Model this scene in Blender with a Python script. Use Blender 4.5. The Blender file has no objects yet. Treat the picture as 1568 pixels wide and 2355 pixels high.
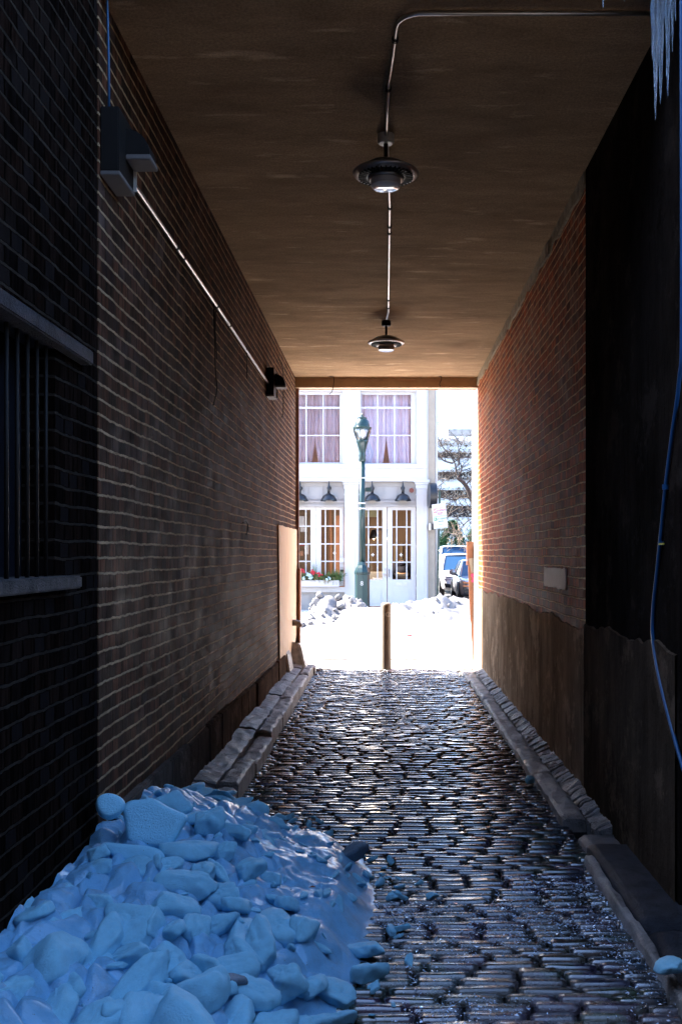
import bpy, bmesh, math, random
from mathutils import Vector, Matrix, noise
R = math.radians
random.seed(7)
sc = bpy.context.scene
COL = sc.collection

# ------------------------------------------------------------------ camera
F, HX, HY, CH = 2250.0, 885.0, 1275.0, 1.65      # focal and vanishing point in a 1568 x 2355 frame, eye height
cd = bpy.data.cameras.new('camera'); cam = bpy.data.objects.new('camera', cd); COL.objects.link(cam)
cam.location = (0, 0, CH); cam.rotation_euler = (R(90), 0, 0)
cd.sensor_fit = 'HORIZONTAL'; cd.sensor_width = 36.0; cd.lens = 36.0 * F / 1568.0
cd.shift_x = -(HX - 784) / 1568.0; cd.shift_y = (HY - 1177.5) / 1568.0
cd.clip_start = 0.05; cd.clip_end = 3000
sc.camera = cam
# ------------------------------------------------------------------ sky and sun
SUN_EL, SUN_AZ = 46.0, 290.0                     # azimuth clockwise from +Y
w = bpy.data.worlds.new("World"); sc.world = w; w.use_nodes = True
wn = w.node_tree.nodes; wl = w.node_tree.links
sky = wn.new('ShaderNodeTexSky'); sky.sky_type = 'NISHITA'; sky.sun_disc = False
sky.sun_elevation = R(SUN_EL); sky.sun_rotation = R(SUN_AZ); sky.air_density = 1.0; sky.dust_density = 1.0; sky.ozone_density = 4.0
wl.new(sky.outputs[0], wn['Background'].inputs[0]); wn['Background'].inputs[1].default_value = 0.15
ld = bpy.data.lights.new('sun', 'SUN'); ld.energy = 5.0; ld.angle = R(0.5); ld.color = (1.0, 0.87, 0.72)
sun = bpy.data.objects.new('sun', ld); COL.objects.link(sun)
sdir = Vector((math.sin(R(SUN_AZ)) * math.cos(R(SUN_EL)), math.cos(R(SUN_AZ)) * math.cos(R(SUN_EL)), math.sin(R(SUN_EL))))
sun.rotation_euler = sdir.to_track_quat('Z', 'Y').to_euler()
sc.view_settings.view_transform = 'Standard'; sc.view_settings.look = 'None'
sc.view_settings.exposure = 3.12; sc.view_settings.gamma = 1.0
sc.render.engine = 'CYCLES'
cy = sc.cycles; cy.max_bounces = 10; cy.diffuse_bounces = 6; cy.glossy_bounces = 4; cy.transmission_bounces = 6; cy.transparent_max_bounces = 8
cy.caustics_reflective = False; cy.caustics_refractive = False; cy.use_denoising = True

# ------------------------------------------------------------------ helpers
def px(x, Y): return (x - HX) * Y / F
def pz(y, Y): return CH - (y - HY) * Y / F

class MB:
    def __init__(s): s.v = []; s.f = []; s.mi = []; s.cur = 0
    def add(s, vs, fs):
        b = len(s.v); s.v += [tuple(v) for v in vs]
        for f in fs: s.f.append([b + i for i in f]); s.mi.append(s.cur)
    def box(s, x0, x1, y0, y1, z0, z1, M=None):
        vs = [Vector((x, y, z)) for x in (x0, x1) for y in (y0, y1) for z in (z0, z1)]
        if M: vs = [M @ v for v in vs]
        s.add(vs, [(0, 1, 3, 2), (4, 6, 7, 5), (0, 4, 5, 1), (2, 3, 7, 6), (0, 2, 6, 4), (1, 5, 7, 3)]); return s
    def tube(s, pts, r, n=8, caps=True):
        pts = [Vector(p) for p in pts]; rings = []
        rr = r if isinstance(r, (list, tuple)) else [r] * len(pts)
        up = Vector((0.13, 0.21, 0.97)).normalized()
        t0 = (pts[1] - pts[0]).normalized(); a = t0.cross(up)
        if a.length < 1e-3: a = t0.cross(Vector((1, 0, 0)))
        a.normalize(); b = len(s.v)
        for i, p in enumerate(pts):
            t = (pts[min(i + 1, len(pts) - 1)] - pts[max(i - 1, 0)]).normalized()
            a = (a - t * a.dot(t)).normalized(); c = t.cross(a)
            for k in range(n):
                th = 2 * math.pi * k / n
                s.v.append(tuple(p + (a * math.cos(th) + c * math.sin(th)) * rr[i]))
        for i in range(len(pts) - 1):
            for k in range(n):
                s.f.append([b + i * n + k, b + i * n + (k + 1) % n, b + (i + 1) * n + (k + 1) % n, b + (i + 1) * n + k]); s.mi.append(s.cur)
        if caps:
            s.f.append([b + k for k in range(n)][::-1]); s.mi.append(s.cur)
            s.f.append([b + (len(pts) - 1) * n + k for k in range(n)]); s.mi.append(s.cur)
        return s
    def lathe(s, prof, c, n=24, M=None):           # prof: (r, z)
        b = len(s.v); c = Vector(c)
        for r, z in prof:
            for k in range(n):
                th = 2 * math.pi * k / n
                v = Vector((r * math.cos(th), r * math.sin(th), z))
                if M: v = M @ v
                s.v.append(tuple(v + c))
        for i in range(len(prof) - 1):
            for k in range(n):
                s.f.append([b + i * n + k, b + i * n + (k + 1) % n, b + (i + 1) * n + (k + 1) % n, b + (i + 1) * n + k]); s.mi.append(s.cur)
        for i, fl in ((0, 1), (len(prof) - 1, 0)):
            if prof[i][0] > 1e-4:
                q = [b + i * n + k for k in range(n)]
                s.f.append(q[::-1] if fl else q); s.mi.append(s.cur)
        return s
    def prism(s, poly, y0, y1, axis='Y'):           # polygon in (a, b) extruded
        n = len(poly)
        def mk(a, b, t): return (a, t, b) if axis == 'Y' else ((t, a, b) if axis == 'X' else (a, b, t))
        vs = [mk(a, b, y0) for a, b in poly] + [mk(a, b, y1) for a, b in poly]
        fs = [list(range(n))[::-1], list(range(n, 2 * n))] + [(i, (i + 1) % n, n + (i + 1) % n, n + i) for i in range(n)]
        s.add(vs, fs); return s
    def build(s, name, m, parent=None, smooth=False, bevel=0.0, seg=2, subsurf=0, angle=None):
        me = bpy.data.meshes.new(name); me.from_pydata(s.v, [], s.f)
        ms = m if isinstance(m, (list, tuple)) else [m]
        for q in ms: me.materials.append(q)
        if len(ms) > 1: me.polygons.foreach_set('material_index', s.mi)
        bm = bmesh.new(); bm.from_mesh(me)
        bmesh.ops.recalc_face_normals(bm, faces=bm.faces)
        if bevel: bmesh.ops.bevel(bm, geom=list(bm.edges), offset=bevel, segments=seg, affect='EDGES', clamp_overlap=True)
        bm.to_mesh(me); bm.free()
        if smooth: me.polygons.foreach_set('use_smooth', [True] * len(me.polygons))
        if angle: me.set_sharp_from_angle(angle=R(angle))
        o = bpy.data.objects.new(name, me); COL.objects.link(o)
        if parent: o.parent = parent
        if subsurf:
            md = o.modifiers.new('s', 'SUBSURF'); md.levels = subsurf; md.render_levels = subsurf
        return o
def tag(o, label=None, cat=None, group=None, kind=None):
    if label: o['label'] = label
    if cat: o['category'] = cat
    if group: o['group'] = group
    if kind: o['kind'] = kind
    return o
def empty(name, loc, label, cat, group=None):
    o = bpy.data.objects.new(name, None); COL.objects.link(o); o.location = loc; o.empty_display_size = 0.1
    return tag(o, label, cat, group)
def off(mb, o):                                     # make world-coordinate geometry local to its Empty
    l = o.location; mb.v = [(x - l.x, y - l.y, z - l.z) for x, y, z in mb.v]; return mb
def text(body, size, name, m, parent, loc, rot=(R(90), 0, 0), extr=0.002):
    c = bpy.data.curves.new(name, 'FONT'); c.body = body; c.size = size; c.align_x = 'CENTER'; c.align_y = 'CENTER'; c.extrude = extr
    c.materials.append(m); o = bpy.data.objects.new(name, c); COL.objects.link(o)
    if parent: o.parent = parent
    dg = bpy.context.evaluated_depsgraph_get(); me = bpy.data.meshes.new_from_object(o.evaluated_get(dg)); bpy.data.objects.remove(o)
    o = bpy.data.objects.new(name, me); COL.objects.link(o)
    if parent: o.parent = parent
    o.location = loc; o.rotation_euler = rot; return o
def copy_tree(o, parent=None):
    c = o.copy(); COL.objects.link(c); c.parent = parent
    for ch in list(o.children): copy_tree(ch, c)
    return c

# ------------------------------------------------------------------ materials
class N:
    def __init__(s, name):
        s.m = bpy.data.materials.new(name); s.m.use_nodes = True; s.t = s.m.node_tree; s.b = s.t.nodes['Principled BSDF']
    def n(s, kind, **kw):
        o = s.t.nodes.new('ShaderNode' + kind)
        for k, v in kw.items():
            if k.startswith('_'): o.inputs[k[1:].replace('_', ' ')].default_value = v
            else: setattr(o, k, v)
        return o
    def l(s, a, b): s.t.links.new(a, b)
    def val(s, x, inp):
        if hasattr(x, 'is_output'): s.l(x, inp)
        else: inp.default_value = x
    def math(s, op, a, b=0.0, c=0.0, clamp=False):
        o = s.n('Math', operation=op, use_clamp=clamp); s.val(a, o.inputs[0]); s.val(b, o.inputs[1]); s.val(c, o.inputs[2]); return o.outputs[0]
    def coord(s, scale=(1, 1, 1)):
        t = s.n('TexCoord'); mp = s.n('Mapping'); s.l(t.outputs['Object'], mp.inputs[0]); mp.inputs['Scale'].default_value = scale; return mp.outputs[0]
    def noise(s, scale, vec=None, detail=4, rough=0.6, dist=0.0):
        o = s.n('TexNoise'); o.inputs['Scale'].default_value = scale; o.inputs['Detail'].default_value = detail
        o.inputs['Roughness'].default_value = rough; o.inputs['Distortion'].default_value = dist
        s.l(vec if vec else s.coord(), o.inputs['Vector']); return o.outputs[0]
    def ramp(s, x, stops, interp='LINEAR'):
        o = s.n('ValToRGB'); s.l(x, o.inputs[0]); o.color_ramp.interpolation = interp; e = o.color_ramp.elements
        while len(e) < len(stops): e.new(0.5)
        for i, (p, c) in enumerate(stops):
            e[i].position = p; e[i].color = (c, c, c, 1) if isinstance(c, (int, float)) else (*c, 1)
        return o.outputs[0]
    def mix(s, f, a, b, mode='MIX'):
        o = s.n('Mix', data_type='RGBA', blend_type=mode); s.val(f, o.inputs[0])
        for x, i in ((a, 6), (b, 7)):
            if isinstance(x, (tuple, list)): o.inputs[i].default_value = (*x, 1)
            else: s.l(x, o.inputs[i])
        return o.outputs[2]
    def bump(s, h, strength, dist=0.01, prev=None):
        o = s.n('Bump'); s.l(h, o.inputs['Height']); o.inputs['Strength'].default_value = strength; o.inputs['Distance'].default_value = dist
        if prev: s.l(prev, o.inputs['Normal'])
        return o.outputs[0]
    def out(s, col=None, rough=None, normal=None, **kw):
        b = s.b
        if col is not None:
            if isinstance(col, (tuple, list)): b.inputs['Base Color'].default_value = (*col, 1)
            else: s.l(col, b.inputs['Base Color'])
        if rough is not None: s.val(rough, b.inputs['Roughness'])
        if normal: s.l(normal, b.inputs['Normal'])
        for k, v in kw.items(): b.inputs[k.replace('_', ' ')].default_value = v
        return s.m
def simple(name, col, rough=0.6, var=0.25, scale=6, bump=0.15, stretch=(1, 1, 1), bdist=0.003, **kw):
    m = N(name); v = m.coord(stretch); a = m.noise(scale, v)
    c2 = tuple(max(0, c * (1 - var)) for c in col); c3 = tuple(min(1, c * (1 + var * 0.6)) for c in col)
    c = m.ramp(a, [(0.25, c2), (0.55, col), (0.8, c3)])
    nz = m.bump(m.noise(scale * 9, v), bump, bdist) if bump else None
    return m.out(c, rough, nz, **kw)

def brick_mat(name, c1, c2, mortar, dirt=0.5, white=0.0):
    m = N(name); t = m.n('TexCoord'); sp = m.n('SeparateXYZ'); m.l(t.outputs['Object'], sp.inputs[0])
    u = m.math('ADD', sp.outputs[1], sp.outputs[0])
    nz = m.noise(2.2, detail=3); nz2 = m.noise(14, detail=2)
    v = m.math('ADD', sp.outputs[2], m.math('MULTIPLY', m.math('SUBTRACT', nz, 0.5), 0.03))
    v = m.math('ADD', v, m.math('MULTIPLY', m.math('SUBTRACT', nz2, 0.5), 0.012))
    cb = m.n('CombineXYZ'); m.l(m.math('ADD', u, m.math('MULTIPLY', m.math('SUBTRACT', nz2, 0.5), 0.02)), cb.inputs[0]); m.l(v, cb.inputs[1])
    br = m.n('TexBrick', offset=0.5); m.l(cb.outputs[0], br.inputs['Vector'])
    for k, q in (('Scale', 1.0), ('Mortar Size', 0.009), ('Mortar Smooth', 0.4), ('Bias', 0.0), ('Brick Width', 0.112), ('Row Height', 0.071)):
        br.inputs[k].default_value = q
    br.inputs['Color1'].default_value = (0, 0, 0, 1); br.inputs['Color2'].default_value = (1, 1, 1, 1); br.inputs['Mortar'].default_value = (.5, .5, .5, 1)
    rnd = m.n('SeparateColor'); m.l(br.outputs['Color'], rnd.inputs[0]); rn = rnd.outputs[0]
    fr = m.math('FRACT', m.math('DIVIDE', v, 0.071))
    d = m.math('ABSOLUTE', m.math('SUBTRACT', m.math('FRACT', m.math('ADD', fr, 0.5)), 0.5))
    wob = m.math('MULTIPLY', m.math('SUBTRACT', m.noise(30, detail=3), 0.5), 0.09)
    bed = m.math('SUBTRACT', 1.0, m.math('MULTIPLY', m.math('SUBTRACT', m.math('ADD', d, wob), 0.072), 34.0), clamp=True)
    col = m.mix(rn, c1, c2)
    dark = m.ramp(m.noise(1.0, m.coord((9, 9, 1.2)), 6, 0.7), [(0.3, 1 - dirt), (0.62, 1.0)])
    col = m.mix(1.0, col, dark, 'MULTIPLY')
    streak = m.ramp(m.noise(1.0, m.coord((55, 55, 5)), 4), [(0.35, 0.35), (0.6, 1.25)])
    col = m.mix(0.9, col, streak, 'MULTIPLY')
    col = m.mix(m.math('MULTIPLY', m.math('LESS_THAN', rn, 0.12), 0.75), col, (0.012, 0.010, 0.010))
    vj = br.outputs['Fac']
    tan = m.math('MULTIPLY', m.ramp(m.noise(0.9, m.coord((1, 1, 1.6)), 4), [(0.5, 0), (0.62, 1)]), m.math('MULTIPLY', m.math('FRACT', m.math('MULTIPLY', rn, 7.3)), 0.8))
    col = m.mix(tan, col, tuple(0.45 * q + 0.35 * c1[0] for q in c1) if c1[0] < 0.3 else (0.34, 0.19, 0.12))
    col = m.mix(m.math('MULTIPLY', vj, 0.85), col, tuple(q * 0.05 for q in mortar))
    mcol = m.mix(m.ramp(m.noise(9, detail=5), [(0.3, 0.0), (0.7, 1.0)]), tuple(q * 0.45 for q in mortar), mortar)
    if white:
        a = m.noise(0.9, m.coord((1, 1, 0.6)), 3); b = m.noise(1.0, m.coord((14, 14, 9)), 6, 0.8)
        zf = m.math('SUBTRACT', 1.0, m.math('ABSOLUTE', m.math('DIVIDE', m.math('SUBTRACT', sp.outputs[2], 1.25), 0.75)), clamp=True)
        wm = m.math('MULTIPLY', m.math('MULTIPLY', m.ramp(b, [(0.61, 0), (0.65, 1)]), m.ramp(a, [(0.48, 0), (0.53, 1)])), zf)
        col = m.mix(m.math('MULTIPLY', wm, white), col, (0.62, 0.54, 0.44))
    col = m.mix(bed, col, mcol)
    h = m.math('ADD', m.math('MULTIPLY', bed, 1.0), m.math('MULTIPLY', m.noise(60, detail=5), 0.35))
    h = m.math('SUBTRACT', h, m.math('MULTIPLY', vj, 0.5)); h = m.math('ADD', h, m.math('MULTIPLY', rn, 0.35))
    return m.out(col, m.ramp(m.noise(5), [(0.3, 0.58), (0.7, 0.9)]), m.bump(h, 1.0, 0.006), Specular_IOR_Level=0.04 if c1[0] > 0.05 else 0.0)

M = {}
M['brick_l'] = brick_mat('sooty brick', (0.17, 0.066, 0.036), (0.035, 0.021, 0.015), (0.50, 0.33, 0.19), 0.65, 0.9)
M['brick_shade'] = brick_mat('shade-toned brick', (0.020, 0.011, 0.008), (0.007, 0.005, 0.0045), (0.042, 0.032, 0.025), 0.7)  # brick of the near walls, their shade put into the colour
M['brick_r'] = brick_mat('red brick', (0.62, 0.13, 0.035), (0.24, 0.065, 0.024), (0.85, 0.48, 0.24), 0.45)
M['brick_out'] = brick_mat('street brick', (0.36, 0.13, 0.08), (0.26, 0.10, 0.07), (0.45, 0.38, 0.32), 0.3)
def stucco(name, c, lo=0.35):
    m = N(name); a = m.noise(1.0, m.coord((4, 4, 1.1)), 8, 0.7); b = m.noise(1.3, detail=6)
    col = m.mix(m.ramp(a, [(0.3, 0), (0.68, 1)]), tuple(q * lo for q in c), c)
    col = m.mix(1.0, col, m.ramp(b, [(0.3, 0.6), (0.7, 1.1)]), 'MULTIPLY')
    col = m.mix(m.ramp(m.noise(1.0, m.coord((12, 12, 1.0)), 8, 0.75), [(0.56, 0), (0.66, 0.7)]), col, tuple(q * 0.25 for q in c))
    col = m.mix(m.ramp(m.noise(2.4, detail=9, rough=0.75), [(0.54, 0), (0.6, 0.5)]), col, tuple(min(1, q * 1.5) for q in c))
    col = m.mix(m.ramp(m.noise(1.7, m.coord((1, 1, .8)), 9, .8), [(0.60, 0), (0.63, 0.75)]), col, tuple(q * 0.3 for q in c))
    h = m.math('ADD', m.noise(18, detail=8), m.math('MULTIPLY', m.noise(1.0, m.coord((40, 40, 6))), 0.6))
    return m.out(col, 0.9, m.bump(h, 0.9, 0.014), Specular_IOR_Level=0.0)
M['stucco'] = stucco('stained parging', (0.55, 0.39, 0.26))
M['stucco_tan_shade'] = stucco('shade-toned tan parging', (0.15, 0.10, 0.065))  # same tan dado carried nearer, shade put into its colour
M['stucco_shade'] = stucco('shade-toned parging', (0.035, 0.025, 0.019))  # dark plaster, deepened by near-end shade put into the colour
M['stone_base'] = stucco('grey base stone', (0.17, 0.13, 0.105))
def ceil_mat():
    m = N('painted soffit'); a = m.noise(1.0, m.coord((1.6, 4.5, 1)), 8, 0.72, 0.4); b = m.noise(0.5, detail=3)
    col = m.mix(m.ramp(a, [(0.35, 0), (0.7, 1)]), (0.27, 0.175, 0.10), (0.38, 0.255, 0.15))
    col = m.mix(m.ramp(m.noise(1.0, m.coord((2.2, 9, 1)), 4, 0.6), [(0.60, 0), (0.74, 0.9)]), col, (0.62, 0.44, 0.28))
    col = m.mix(1.0, col, m.ramp(m.noise(1.3, m.coord((.6, 1.6, 1)), 7, 0.7), [(0.32, 0.68), (0.6, 1.05)]), 'MULTIPLY')
    col = m.mix(0.6, col, m.ramp(m.noise(70, detail=4, rough=0.8), [(0.35, 0.5), (0.65, 1.35)]), 'MULTIPLY')
    h = m.math('ADD', m.noise(130, detail=3), m.math('MULTIPLY', a, 2.5))
    return m.out(col, 0.85, m.bump(h, 0.5, 0.006), Specular_IOR_Level=0.02)
M['ceiling'] = ceil_mat()
M['plaster'] = simple('plaster crust', (0.30, 0.22, 0.12), 0.9, 0.5, 14, 0.8, bdist=0.02)
def sett_mat():
    m = N('wet setts'); oi = m.n('TexCoord'); sp = m.n('SeparateXYZ'); m.l(oi.outputs['Object'], sp.inputs[0])
    a = m.noise(9, detail=6); cell = m.n('TexVoronoi'); m.l(m.coord((5, 9, 1)), cell.inputs['Vector']); cell.inputs['Scale'].default_value = 1.0
    col = m.ramp(a, [(0.3, (0.018, 0.018, 0.022)), (0.55, (0.055, 0.055, 0.062)), (0.8, (0.13, 0.125, 0.13))])
    col = m.mix(0.5, col, m.mix(1.0, col, cell.outputs['Color'], 'MULTIPLY'))
    ice = m.math('MULTIPLY', m.ramp(m.noise(1.6, detail=3), [(0.42, 0), (0.56, 1)]), m.math('MULTIPLY', m.math('SUBTRACT', 5.4, sp.outputs[1]), 1.1, clamp=True), clamp=True)
    r = m.ramp(m.noise(14, detail=5), [(0.3, 0.13), (0.7, 0.34)])
    h = m.math('ADD', m.math('MULTIPLY', m.noise(55, detail=6), 0.6), m.math('MULTIPLY', m.math('MULTIPLY', m.noise(120, detail=4, rough=0.7), ice), 3.2))
    return m.out(col, r, m.bump(h, 0.45, 0.004), Specular_IOR_Level=1.0, Coat_Weight=1.0, Coat_Roughness=0.16)
M['sett'] = sett_mat()
M['joint'] = simple('wet dirt', (0.012, 0.011, 0.011), 0.9, 0.5, 12, 0.6, Specular_IOR_Level=0.1)
M['kerb'] = simple('worn granite', (0.30, 0.27, 0.25), 0.45, 0.8, 9, 1.0, bdist=0.02)
M['slab'] = simple('sidewalk slate', (0.15, 0.135, 0.135), 0.42, 0.75, 5, 1.0, (1, 3, 1), bdist=0.02)
M['slab_dark'] = simple('black slate', (0.035, 0.037, 0.045), 0.6, 0.7, 12, 1.0, bdist=0.015, Specular_IOR_Level=0.15)
M['sillstone'] = simple('sooty sill stone', (0.085, 0.075, 0.07), 0.8, 0.7, 14, 1.0, bdist=0.01, Specular_IOR_Level=0.1)
M['pavement'] = simple('pale concrete', (0.52, 0.49, 0.46), 0.8, 0.2, 3, 0.3)
M['asphalt'] = simple('asphalt', (0.06, 0.06, 0.062), 0.8, 0.3, 5, 0.4)
def snow(name, c, rough=0.5, dirt=0.0, fine=1.0, **kw):
    m = N(name); a = m.noise(3, detail=5); col = m.mix(m.ramp(a, [(0.35, 0), (0.7, 1)]), tuple(q * 0.88 for q in c), c)
    if dirt:
        col = m.mix(m.math('MULTIPLY', m.ramp(m.noise(7, detail=7, rough=0.75), [(0.5, 0), (0.68, 1)]), dirt), col, (0.14, 0.12, 0.10))
        col = m.mix(m.ramp(m.noise(90, detail=2), [(0.70, 0), (0.74, 0.7)]), col, (0.05, 0.045, 0.04))
    h = m.math('ADD', m.noise(130, detail=5, rough=0.8), m.math('MULTIPLY', m.noise(14, detail=4), 1.2))
    return m.out(col, rough, m.bump(h, 0.5 * fine, 0.014), **kw)
M['snow_pile'] = snow('sky-tinted old snow', (0.24, 0.60, 0.90), 0.3, 0.3, 1.5, Specular_IOR_Level=0.9, Coat_Weight=0.7, Coat_Roughness=0.22)  # skylight blue put into the colour, darker than lumps to deepen crevices
M['ice_chunk'] = snow('packed snow lump', (0.34, 0.77, 0.98), 0.34, 0.04, 1.2)  # skylight blue put into the lump colour too
M['ice_grey'] = snow('dirty ice', (0.2, 0.26, 0.32), 0.2, 0.5)
M['snow_white'] = snow('street snow', (0.88, 0.89, 0.92), 0.6, 0.0, 0.5)
M['snow_dirt_shade'] = snow('ploughed snow', (0.13, 0.135, 0.15), 0.6, 0.7, 1.0)  # grey shading put into the base colour, dirt patches over it
def ice_mat():
    m = N('clear ice'); return m.out((0.8, 0.9, 1.0), 0.05, m.bump(m.noise(90, detail=4), 1.0, 0.012), Transmission_Weight=1.0, IOR=1.31)
M['ice'] = ice_mat()
M['black'] = simple('black metal', (0.006, 0.007, 0.011), 0.35, 0.3, 8, 0.05)
M['boxgrey'] = simple('dark bronze box', (0.012, 0.010, 0.009), 0.6, 0.3, 8, 0.1, Specular_IOR_Level=0.2)
M['galv'] = simple('galvanised pipe', (0.45, 0.42, 0.40), 0.32, 0.2, 20, 0.05, Metallic=0.85)
M['galvlight'] = simple('light grey metal', (0.55, 0.52, 0.48), 0.5, 0.2, 8, 0.1)
M['dimgrey'] = simple('dim grey plate', (0.16, 0.14, 0.13), 0.6, 0.2, 8, 0.1)
M['lens'] = simple('frosted lens', (0.85, 0.85, 0.83), 0.07, 0.05, 8, 0.0, Coat_Weight=1.0)
M['rust'] = simple('rusted steel', (0.23, 0.085, 0.035), 0.6, 0.4, 9, 0.3)
M['maroon'] = simple('brown painted steel', (0.22, 0.12, 0.09), 0.6, 0.3, 9, 0.3)
M['ply'] = simple('weathered plywood', (0.70, 0.49, 0.30), 0.7, 0.35, 2.5, 0.4, (8, 8, 0.7))
M['boll'] = simple('beige bollard paint', (0.19, 0.165, 0.14), 0.45, 0.2, 9, 0.1)
M['beam'] = simple('painted beam', (0.45, 0.31, 0.19), 0.7, 0.3, 3, 0.3)
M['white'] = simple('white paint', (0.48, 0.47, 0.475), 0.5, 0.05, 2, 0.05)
M['white_shade'] = simple('shaded white board', (0.31, 0.295, 0.29), 0.6, 0.06, 2, 0.08)  # darker copy of the white boards, shade put into the colour
M['beige'] = simple('beige render', (0.32, 0.265, 0.21), 0.85, 0.12, 5, 0.3)
M['green'] = simple('green lamp paint', (0.003, 0.025, 0.026), 0.32, 0.2, 9, 0.05)
M['sky_cable'] = simple('sky-tinted cable', (0.01, 0.085, 0.22), 0.35, 0.1, 9, 0.0)  # blue stands for skylight falling on the cable
M['wire'] = simple('black wire', (0.02, 0.016, 0.013), 0.6, 0.1, 9, 0.0)
M['yellow'] = simple('yellow tape', (0.6, 0.55, 0.05), 0.5, 0.1, 9, 0.0)
M['red'] = simple('red fire bell', (0.16, 0.03, 0.02), 0.4, 0.2, 9, 0.1)
def glass_mat(name, tint, fac, rough=0.02):
    m = N(name); t = m.t; t.nodes.remove(m.b)
    tr = m.n('BsdfTransparent'); tr.inputs[0].default_value = (*tint, 1); gl = m.n('BsdfGlossy'); gl.inputs['Roughness'].default_value = rough
    lw = m.n('Fresnel'); lw.inputs[0].default_value = 1.5; mx = m.n('MixShader')
    m.l(m.math('ADD', lw.outputs[0], fac), mx.inputs[0]); m.l(tr.outputs[0], mx.inputs[1]); m.l(gl.outputs[0], mx.inputs[2])
    m.l(mx.outputs[0], t.nodes['Material Output'].inputs[0]); return m.m
M['glass'] = glass_mat('window glass', (0.93, 0.92, 0.9), 0.04)
M['glass_up'] = glass_mat('upper window glass', (0.9, 0.88, 0.93), 0.12)
M['lampglass'] = glass_mat('lamp glass', (0.85, 0.9, 0.9), 0.1, 0.2)
def curtain_mat():
    m = N('sheer curtain'); a = m.noise(1.0, m.coord((9, 1, 0.25)), 3)
    return m.out(m.ramp(a, [(0.3, (0.46, 0.42, 0.50)), (0.5, (0.50, 0.52, 0.64)), (0.7, (0.70, 0.71, 0.78))]), 0.9)
M['curtain'] = curtain_mat()
M['dark'] = simple('dark interior', (0.03, 0.025, 0.03), 0.9, 0.3, 2, 0)
M['wood'] = simple('shop wood panel', (0.17, 0.105, 0.075), 0.6, 0.35, 2, 0.1, (4, 4, 0.4))
M['orange'] = simple('terracotta pillar', (0.36, 0.17, 0.1), 0.7, 0.2, 3, 0.1)
M['tan'] = simple('tan plaster', (0.26, 0.21, 0.16), 0.8, 0.2, 2, 0.1)
M['paper'] = simple('paper', (0.6, 0.58, 0.56), 0.8, 0.08, 9, 0)
def leaf_mat(name, a, b, c):
    m = N(name); col = m.ramp(m.noise(8, detail=3), [(0.3, a), (0.5, b), (0.72, c)]); return m.out(col, 0.6)
M['leaf'] = leaf_mat('evergreen sprigs', (0.03, 0.07, 0.025), (0.07, 0.13, 0.035), (0.2, 0.2, 0.09))
M['leafpale'] = leaf_mat('dry sprigs', (0.15, 0.14, 0.07), (0.25, 0.23, 0.12), (0.35, 0.28, 0.17))
M['needle'] = leaf_mat('pine needles', (0.02, 0.06, 0.03), (0.03, 0.10, 0.04), (0.06, 0.15, 0.08))
M['berry'] = simple('red flower', (0.45, 0.01, 0.03), 0.5, 0.3, 20, 0)
M['blueflower'] = simple('pale blue flower', (0.5, 0.68, 0.72), 0.6, 0.2, 20, 0)
M['bark'] = simple('bare bark', (0.05, 0.036, 0.028), 0.8, 0.4, 8, 0.5)
M['twig'] = simple('pale twigs', (0.3, 0.22, 0.16), 0.8, 0.4, 8, 0.2)
M['concrete'] = simple('pale concrete panel', (0.66, 0.66, 0.68), 0.85, 0.1, 0.3, 0.1)
def ivy_mat():
    m = N('dry ivy band'); a = m.noise(1.6, detail=8, rough=0.8)
    return m.out(m.ramp(a, [(0.38, (0.08, 0.055, 0.045)), (0.48, (0.36, 0.26, 0.18)), (0.56, (0.6, 0.56, 0.52))]), 0.9)
M['ivy'] = ivy_mat()
def paint(name, c, metal=0.0): return simple(name, c, 0.28, 0.05, 2, 0, Metallic=metal, Coat_Weight=0.6)
M['carwhite'] = paint('white car paint', (0.75, 0.75, 0.77)); M['carsilver'] = paint('grey car paint', (0.30, 0.28, 0.29), 0.5); M['carblue'] = paint('blue car paint', (0.45, 0.55, 0.65), 0.2)
M['carglass'] = simple('car glass', (0.015, 0.05, 0.12), 0.06, 0.1, 1, 0, Specular_IOR_Level=0.3)
M['tyre'] = simple('tyre', (0.02, 0.02, 0.02), 0.8, 0.2, 9, 0)
M['headlight'] = simple('headlight glass', (0.4, 0.4, 0.42), 0.1, 0.2, 30, 0)
M['amber'] = simple('amber lens', (0.6, 0.2, 0.08), 0.2, 0.1, 30, 0)
M['signface'] = simple('white sign sheet', (0.24, 0.26, 0.30), 0.5, 0.03, 3, 0)
M['signred'] = simple('sign red', (0.22, 0.01, 0.02), 0.5, 0.03, 3, 0)
M['signgreen'] = simple('sign green', (0.004, 0.12, 0.06), 0.5, 0.03, 3, 0)
M['pink'] = simple('pink sticker', (0.7, 0.03, 0.16), 0.5, 0.1, 3, 0)
M['jacket'] = simple('navy jacket', (0.015, 0.02, 0.05), 0.8, 0.2, 9, 0.2)
M['skin'] = simple('skin', (0.5, 0.3, 0.2), 0.5, 0.05, 9, 0)
M['denim'] = simple('dark trousers', (0.03, 0.03, 0.045), 0.8, 0.2, 9, 0.2)
M['hair'] = simple('dark hair', (0.012, 0.009, 0.008), 0.6, 0.2, 9, 0)
def emis(name, c, s):
    m = N(name); return m.out(c, 0.5, None, Emission_Color=(*c, 1), Emission_Strength=s)
M['bulb'] = emis('lit bulb', (1.0, 0.8, 0.5), 6)

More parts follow.
